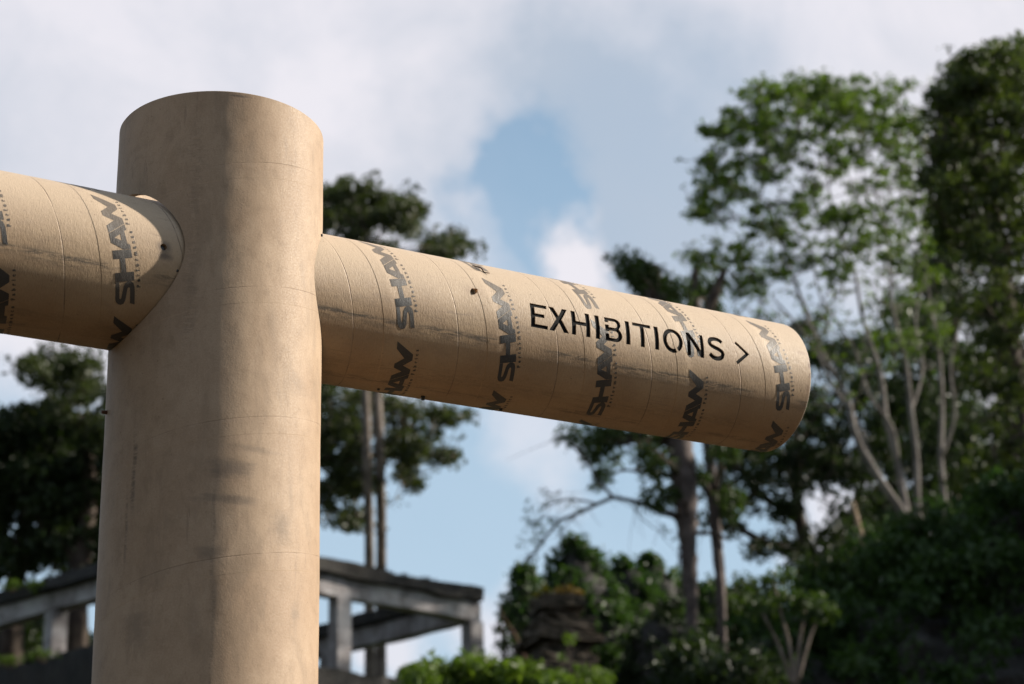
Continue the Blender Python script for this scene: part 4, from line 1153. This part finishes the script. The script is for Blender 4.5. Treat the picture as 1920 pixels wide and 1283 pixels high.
def to_sa(U, V, u0, v0):
    """local print coordinates (mm) -> (s, arc) on the arm in metres; v0 is the baseline of the row"""
    u = u0 + U; v = v0 + V
    return ((-u * SA - v * CA) * .001, (u * CA - v * SA) * .001)
# caption outlines from the built-in font
cu = bpy.data.curves.new('caption', 'FONT'); cu.body = 'Performance Fabrics'; cu.size = 1.0; cu.space_character = 1.0; cu.resolution_u = 2; cu.offset = .045; cu.fill_mode = 'FRONT'
co = bpy.data.objects.new('caption', cu); col.objects.link(co)
bpy.context.view_layer.update()
w0 = co.dimensions.x; CS = 9.8
cu.space_character = 1.0 + (180.0 / CS - w0) / (18 * .5)
bpy.context.view_layer.update()
for _ in range(3):
    cu.space_character *= 1 + .85 * ((180.0 / CS) / co.dimensions.x - 1); bpy.context.view_layer.update()
cap_me = bpy.data.meshes.new_from_object(co.evaluated_get(bpy.context.evaluated_depsgraph_get()))
bpy.data.objects.remove(co)
CAPV = [(30 + v_.co.x * CS, -10.6 + v_.co.y * CS) for v_ in cap_me.vertices]
CAPF = [list(p.vertices) for p in cap_me.polygons]

def logo_flat(u0, v0, what):
    bm = bmesh.new()
    if what == 'logo':
        for part in LOGO:
            b2 = fill_shape([[to_sa(U, V, u0, v0) for U, V in lp] for lp in part])
            vm = {v_: bm.verts.new(v_.co) for v_ in b2.verts}
            for f_ in b2.faces: bm.faces.new([vm[v_] for v_ in f_.verts])
            b2.free()
    else:
        vs = [bm.verts.new((*to_sa(U, V, u0, v0), 0)) for U, V in CAPV]
        for f_ in CAPF:
            try: bm.faces.new([vs[i_] for i_ in f_])
            except ValueError: pass
    return bm

PER, ROW, SHIFT = 255.6, 226.6, 128.5
def add_prints(parent, smin, smax, anchor_u, anchor_v, rows, inkmat, cutters=None, fix=None):
    for rw in rows:
        v0 = anchor_v + ROW * rw
        u_row = anchor_u - SHIFT * rw if fix is None or rw not in fix else fix[rw]
        for k in range(-4, 5):
            u0 = u_row + k * PER
            ac = u0 * CA - v0 * SA + 115 * CA
            if abs(ac) > 440: continue
            for what in ('logo', 'caption'):
                bm = logo_flat(u0, v0, what)
                # keep only what lies on this arm
                for xlim, sgn in ((smin, 1), (smax, -1)):
                    bmesh.ops.bisect_plane(bm, geom=bm.verts[:] + bm.edges[:] + bm.faces[:], dist=1e-7, plane_co=(xlim, 0, 0), plane_no=(sgn, 0, 0), clear_inner=True)
                for yl in ((-math.pi * RA + .001, 1), (math.pi * RA - .001, -1)):
                    bmesh.ops.bisect_plane(bm, geom=bm.verts[:] + bm.edges[:] + bm.faces[:], dist=1e-7, plane_co=(0, yl[0], 0), plane_no=(0, yl[1], 0), clear_inner=True)
                if not bm.faces: bm.free(); continue
                xs_ = [v_.co.x for v_ in bm.verts]; ys_ = [v_.co.y for v_ in bm.verts]
                over = cutters and max(xs_) > .618 and min(xs_) < 1.18 and max(ys_) > -.026 and min(ys_) < .03
                rr = RA + (.00035 if what == 'logo' else .0004)
                me = wrap_bm(bm, rr, RA - .003 if over else None)
                bm.free()
                if me is None: continue
                if over:
                    fix_out(me); me = boolean(me, cutters, 'print')
                tube_normals(me)
                me.materials.clear()
                o = link_mesh('printed_mark' if what == 'logo' else 'printed_caption', me, inkmat, parent); o['kind'] = 'stuff'

# ---- post
def vertical(me):
    """turn a tube built along X upright: (x, y, z) -> (z', ...) with angle 0 towards the camera"""
    n = len(me.vertices); co_ = np.zeros(n * 3, np.float32); me.vertices.foreach_get('co', co_); co_ = co_.reshape(-1, 3)
    new = np.stack([co_[:, 2], -co_[:, 1], co_[:, 0]], 1)
    me.vertices.foreach_set('co', new.ravel()); me.update(); return me
def dent(arc_, z_):
    """slight unevenness of the thick tube wall, metres"""
    edge = sstep(math.pi - np.abs(arc_ / R), .05, .5)
    return edge * (.00042 * vnoise(arc_ * 11 + 7.3, z_ * 7 + 2.1, 61, 3, 1.0) + .00022 * vnoise(arc_ * 34 + 1.3, z_ * 20 + 4.1, 62, 2, 1.0))
pm = vertical(tube_mesh('post', 0.0, ZT, R, .012, 320, .018, sy=1))
co_ = np.zeros(len(pm.vertices) * 3, np.float32); pm.vertices.foreach_get('co', co_); co_ = co_.reshape(-1, 3).astype(float)
ang = np.arctan2(co_[:, 0], -co_[:, 1]); rad_ = np.hypot(co_[:, 0], co_[:, 1])
k_ = np.where(rad_ > R - .0005, 1 + dent(ang * R, co_[:, 2]) / R, 1.0)
co_[:, 0] *= k_; co_[:, 1] *= k_
pm.vertices.foreach_set('co', co_.astype(np.float32).ravel()); pm.update()
# hole the arm passes through, a few millimetres oversize
bm = bmesh.new()
bmesh.ops.create_cone(bm, cap_ends=True, segments=160, radius1=RA + .0042, radius2=RA + .0042, depth=1.2)
rr_ = random.Random(4)
bmesh.ops.transform(bm, matrix=Matrix.Translation((0, 0, .0028)) @ ARM_M @ Matrix.Rotation(math.radians(90), 4, 'Y'), verts=bm.verts)
bmesh.ops.recalc_face_normals(bm, faces=bm.faces[:])
hole = bpy.data.meshes.new('hole'); bm.to_mesh(hole); bm.free()
pm = boolean(pm, [hole], 'post')
tube_normals(pm, 2, dent)
post = link_mesh('post', pm, M_POST, sign)

# ---- arms
def place_arm(o):
    o.parent = sign; o.matrix_parent_inverse = Matrix.Identity(4); o.matrix_local = ARM_M
    return o
rm = tube_mesh('arm', .0005, LA, RA, WALL, 256, .045, .0016)
# puncture through the wall near the post
bm = bmesh.new()
dia = [(.4835, .0215), (.4905, .0225), (.4925, .031), (.4872, .0375), (.4808, .029)]
punct = fix_out(wrap_bm(fill_shape([dia]), RA + .004, RA - .007))
rm = boolean(rm, letter_cut + [punct], 'arm')
tube_normals(rm)
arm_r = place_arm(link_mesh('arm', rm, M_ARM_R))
arm_r['label'] = 'right arm with the cut-out word EXHIBITIONS and an arrow'
for k_, lp in LET.items():
    me = wrap_bm(fill_shape([mm(lp)]), RA - .0024, RA - .0036); fix_out(me)
    o = link_mesh('arrow' if k_ == '>' else 'letter', me, M_BLACK, arm_r)
    o['label'] = 'cut-out arrow pointing right' if k_ == '>' else 'cut-out black letter ' + k_[0]
lm = tube_mesh('arm', -1.62, -.0005, RA, WALL, 256, .045, .0016)
bm = bmesh.new()
bmesh.ops.create_cone(bm, cap_ends=True, segments=24, radius1=.0065, radius2=.0065, depth=.06, matrix=Matrix.Translation((-.1727, -RA, 0)) @ Matrix.Rotation(math.radians(90), 4, 'X'))
bolt = bpy.data.meshes.new('bolt'); bm.to_mesh(bolt); bm.free()
lm = boolean(lm, [bolt], 'arm'); tube_normals(lm)
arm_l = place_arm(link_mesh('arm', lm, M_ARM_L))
arm_l['label'] = 'left arm, plain except for printed marks, shaded next to the post'

def disc(name, x, r_, parent, mat):
    bm = bmesh.new()
    bmesh.ops.create_cone(bm, cap_ends=True, segments=96, radius1=r_, radius2=r_, depth=.008, matrix=Matrix.Translation((x, 0, 0)) @ Matrix.Rotation(math.radians(90), 4, 'Y'))
    me = bpy.data.meshes.new(name); bm.to_mesh(me); bm.free(); return link_mesh(name, me, mat, parent)
disc('end_cap', LA - .03, RA - WALL - .0004, arm_r, M_CAP)
disc('end_cap', -1.59, RA - WALL - .0004, arm_l, M_CAP)

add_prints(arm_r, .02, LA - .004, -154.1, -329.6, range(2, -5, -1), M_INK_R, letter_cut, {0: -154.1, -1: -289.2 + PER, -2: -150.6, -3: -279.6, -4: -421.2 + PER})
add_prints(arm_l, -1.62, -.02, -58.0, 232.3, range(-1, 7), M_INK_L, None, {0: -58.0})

# fixings: recessed bolt in the left arm, small screws, snags on the tubes
def screw(parent, mtx, r_, h_, mat=M_IRON, name='screw'):
    bm = bmesh.new()
    bmesh.ops.create_cone(bm, cap_ends=True, segments=14, radius1=r_, radius2=r_ * .8, depth=h_)
    bmesh.ops.transform(bm, matrix=mtx, verts=bm.verts)
    me = bpy.data.meshes.new(name); bm.to_mesh(me); bm.free()
    return link_mesh(name, me, mat, parent)
RX90 = Matrix.Rotation(math.radians(90), 4, 'X')
screw(arm_l, Matrix.Translation((-.1727, -RA + .008, 0)) @ RX90, .0050, .004)
def on_arm(s_, arc_, lift=0.0):
    t_ = arc_ / RA
    return Matrix.Translation((s_, -(RA + lift) * math.cos(t_), (RA + lift) * math.sin(t_))) @ Matrix.Rotation(-t_, 4, 'X') @ RX90
def on_post(z_, arc_, lift=0.0):
    t_ = arc_ / R
    return Matrix.Translation(((R + lift) * math.sin(t_), -(R + lift) * math.cos(t_), z_)) @ Matrix.Rotation(t_, 4, 'Z') @ Matrix.Rotation(math.radians(90), 4, 'X')
screw(post, on_post(1.532 + EYE + .045, -.047, -.0005), .0035, .003)
screw(post, on_post(1.7246 + EYE, .300, .0008), .003, .004)
screw(post, on_post(1.3487 + EYE, -.238, .004), .004, .012, M_TWIG, 'wood_knot')
screw(arm_r, on_arm(.455, -.243, .003), .0045, .010, M_IRON)
screw(arm_r, on_arm(.640, -.245, .001), .004, .006, M_IRON)
screw(arm_l, on_arm(-.468, .150, .003), .002, .007, M_TWIG, 'splinter')
screw(arm_r, on_arm(.352, -.240, .001), .003, .004, M_IRON)
# torn flap standing up at the puncture
bm = bmesh.new()
vs = [bm.verts.new(p) for p in ((.4925, -RA * math.cos(.031 / RA) + .001, RA * math.sin(.031 / RA)), (.4872, -RA * math.cos(.0375 / RA) + .001, RA * math.sin(.0375 / RA)), (.4905, -RA * math.cos(.0225 / RA) + .001, RA * math.sin(.0225 / RA)),
                                (.4950, -RA - .0035, .0335), (.4945, -RA - .0035, .0265))]
for f_ in ((0, 1, 3), (2, 0, 4), (0, 3, 4)): bm.faces.new([vs[i_] for i_ in f_])
r_ = bmesh.ops.solidify(bm, geom=bm.faces[:], thickness=.0008)
me = bpy.data.meshes.new('torn_flap'); bm.to_mesh(me); bm.free()
link_mesh('torn_flap', me, flat_mat('raw_board', (.45, .30, .18), .8, .2, 200), arm_r)
# dry twig lying over the top of the arm
def arm_pt(s_, arc_, lift): 
    t_ = arc_ / RA
    return (s_, -(RA + lift) * math.cos(t_), (RA + lift) * math.sin(t_))
path_tube('dry_twig', [arm_pt(.515, .118, .001), arm_pt(.528, .106, .004), arm_pt(.533, .096, .001), arm_pt(.543, .090, .004)], [.0008, .0016, .0012, .0007], M_TWIG, arm_r, 6, .1, 9)
# ragged cut fibres along the rim of the hole in the post
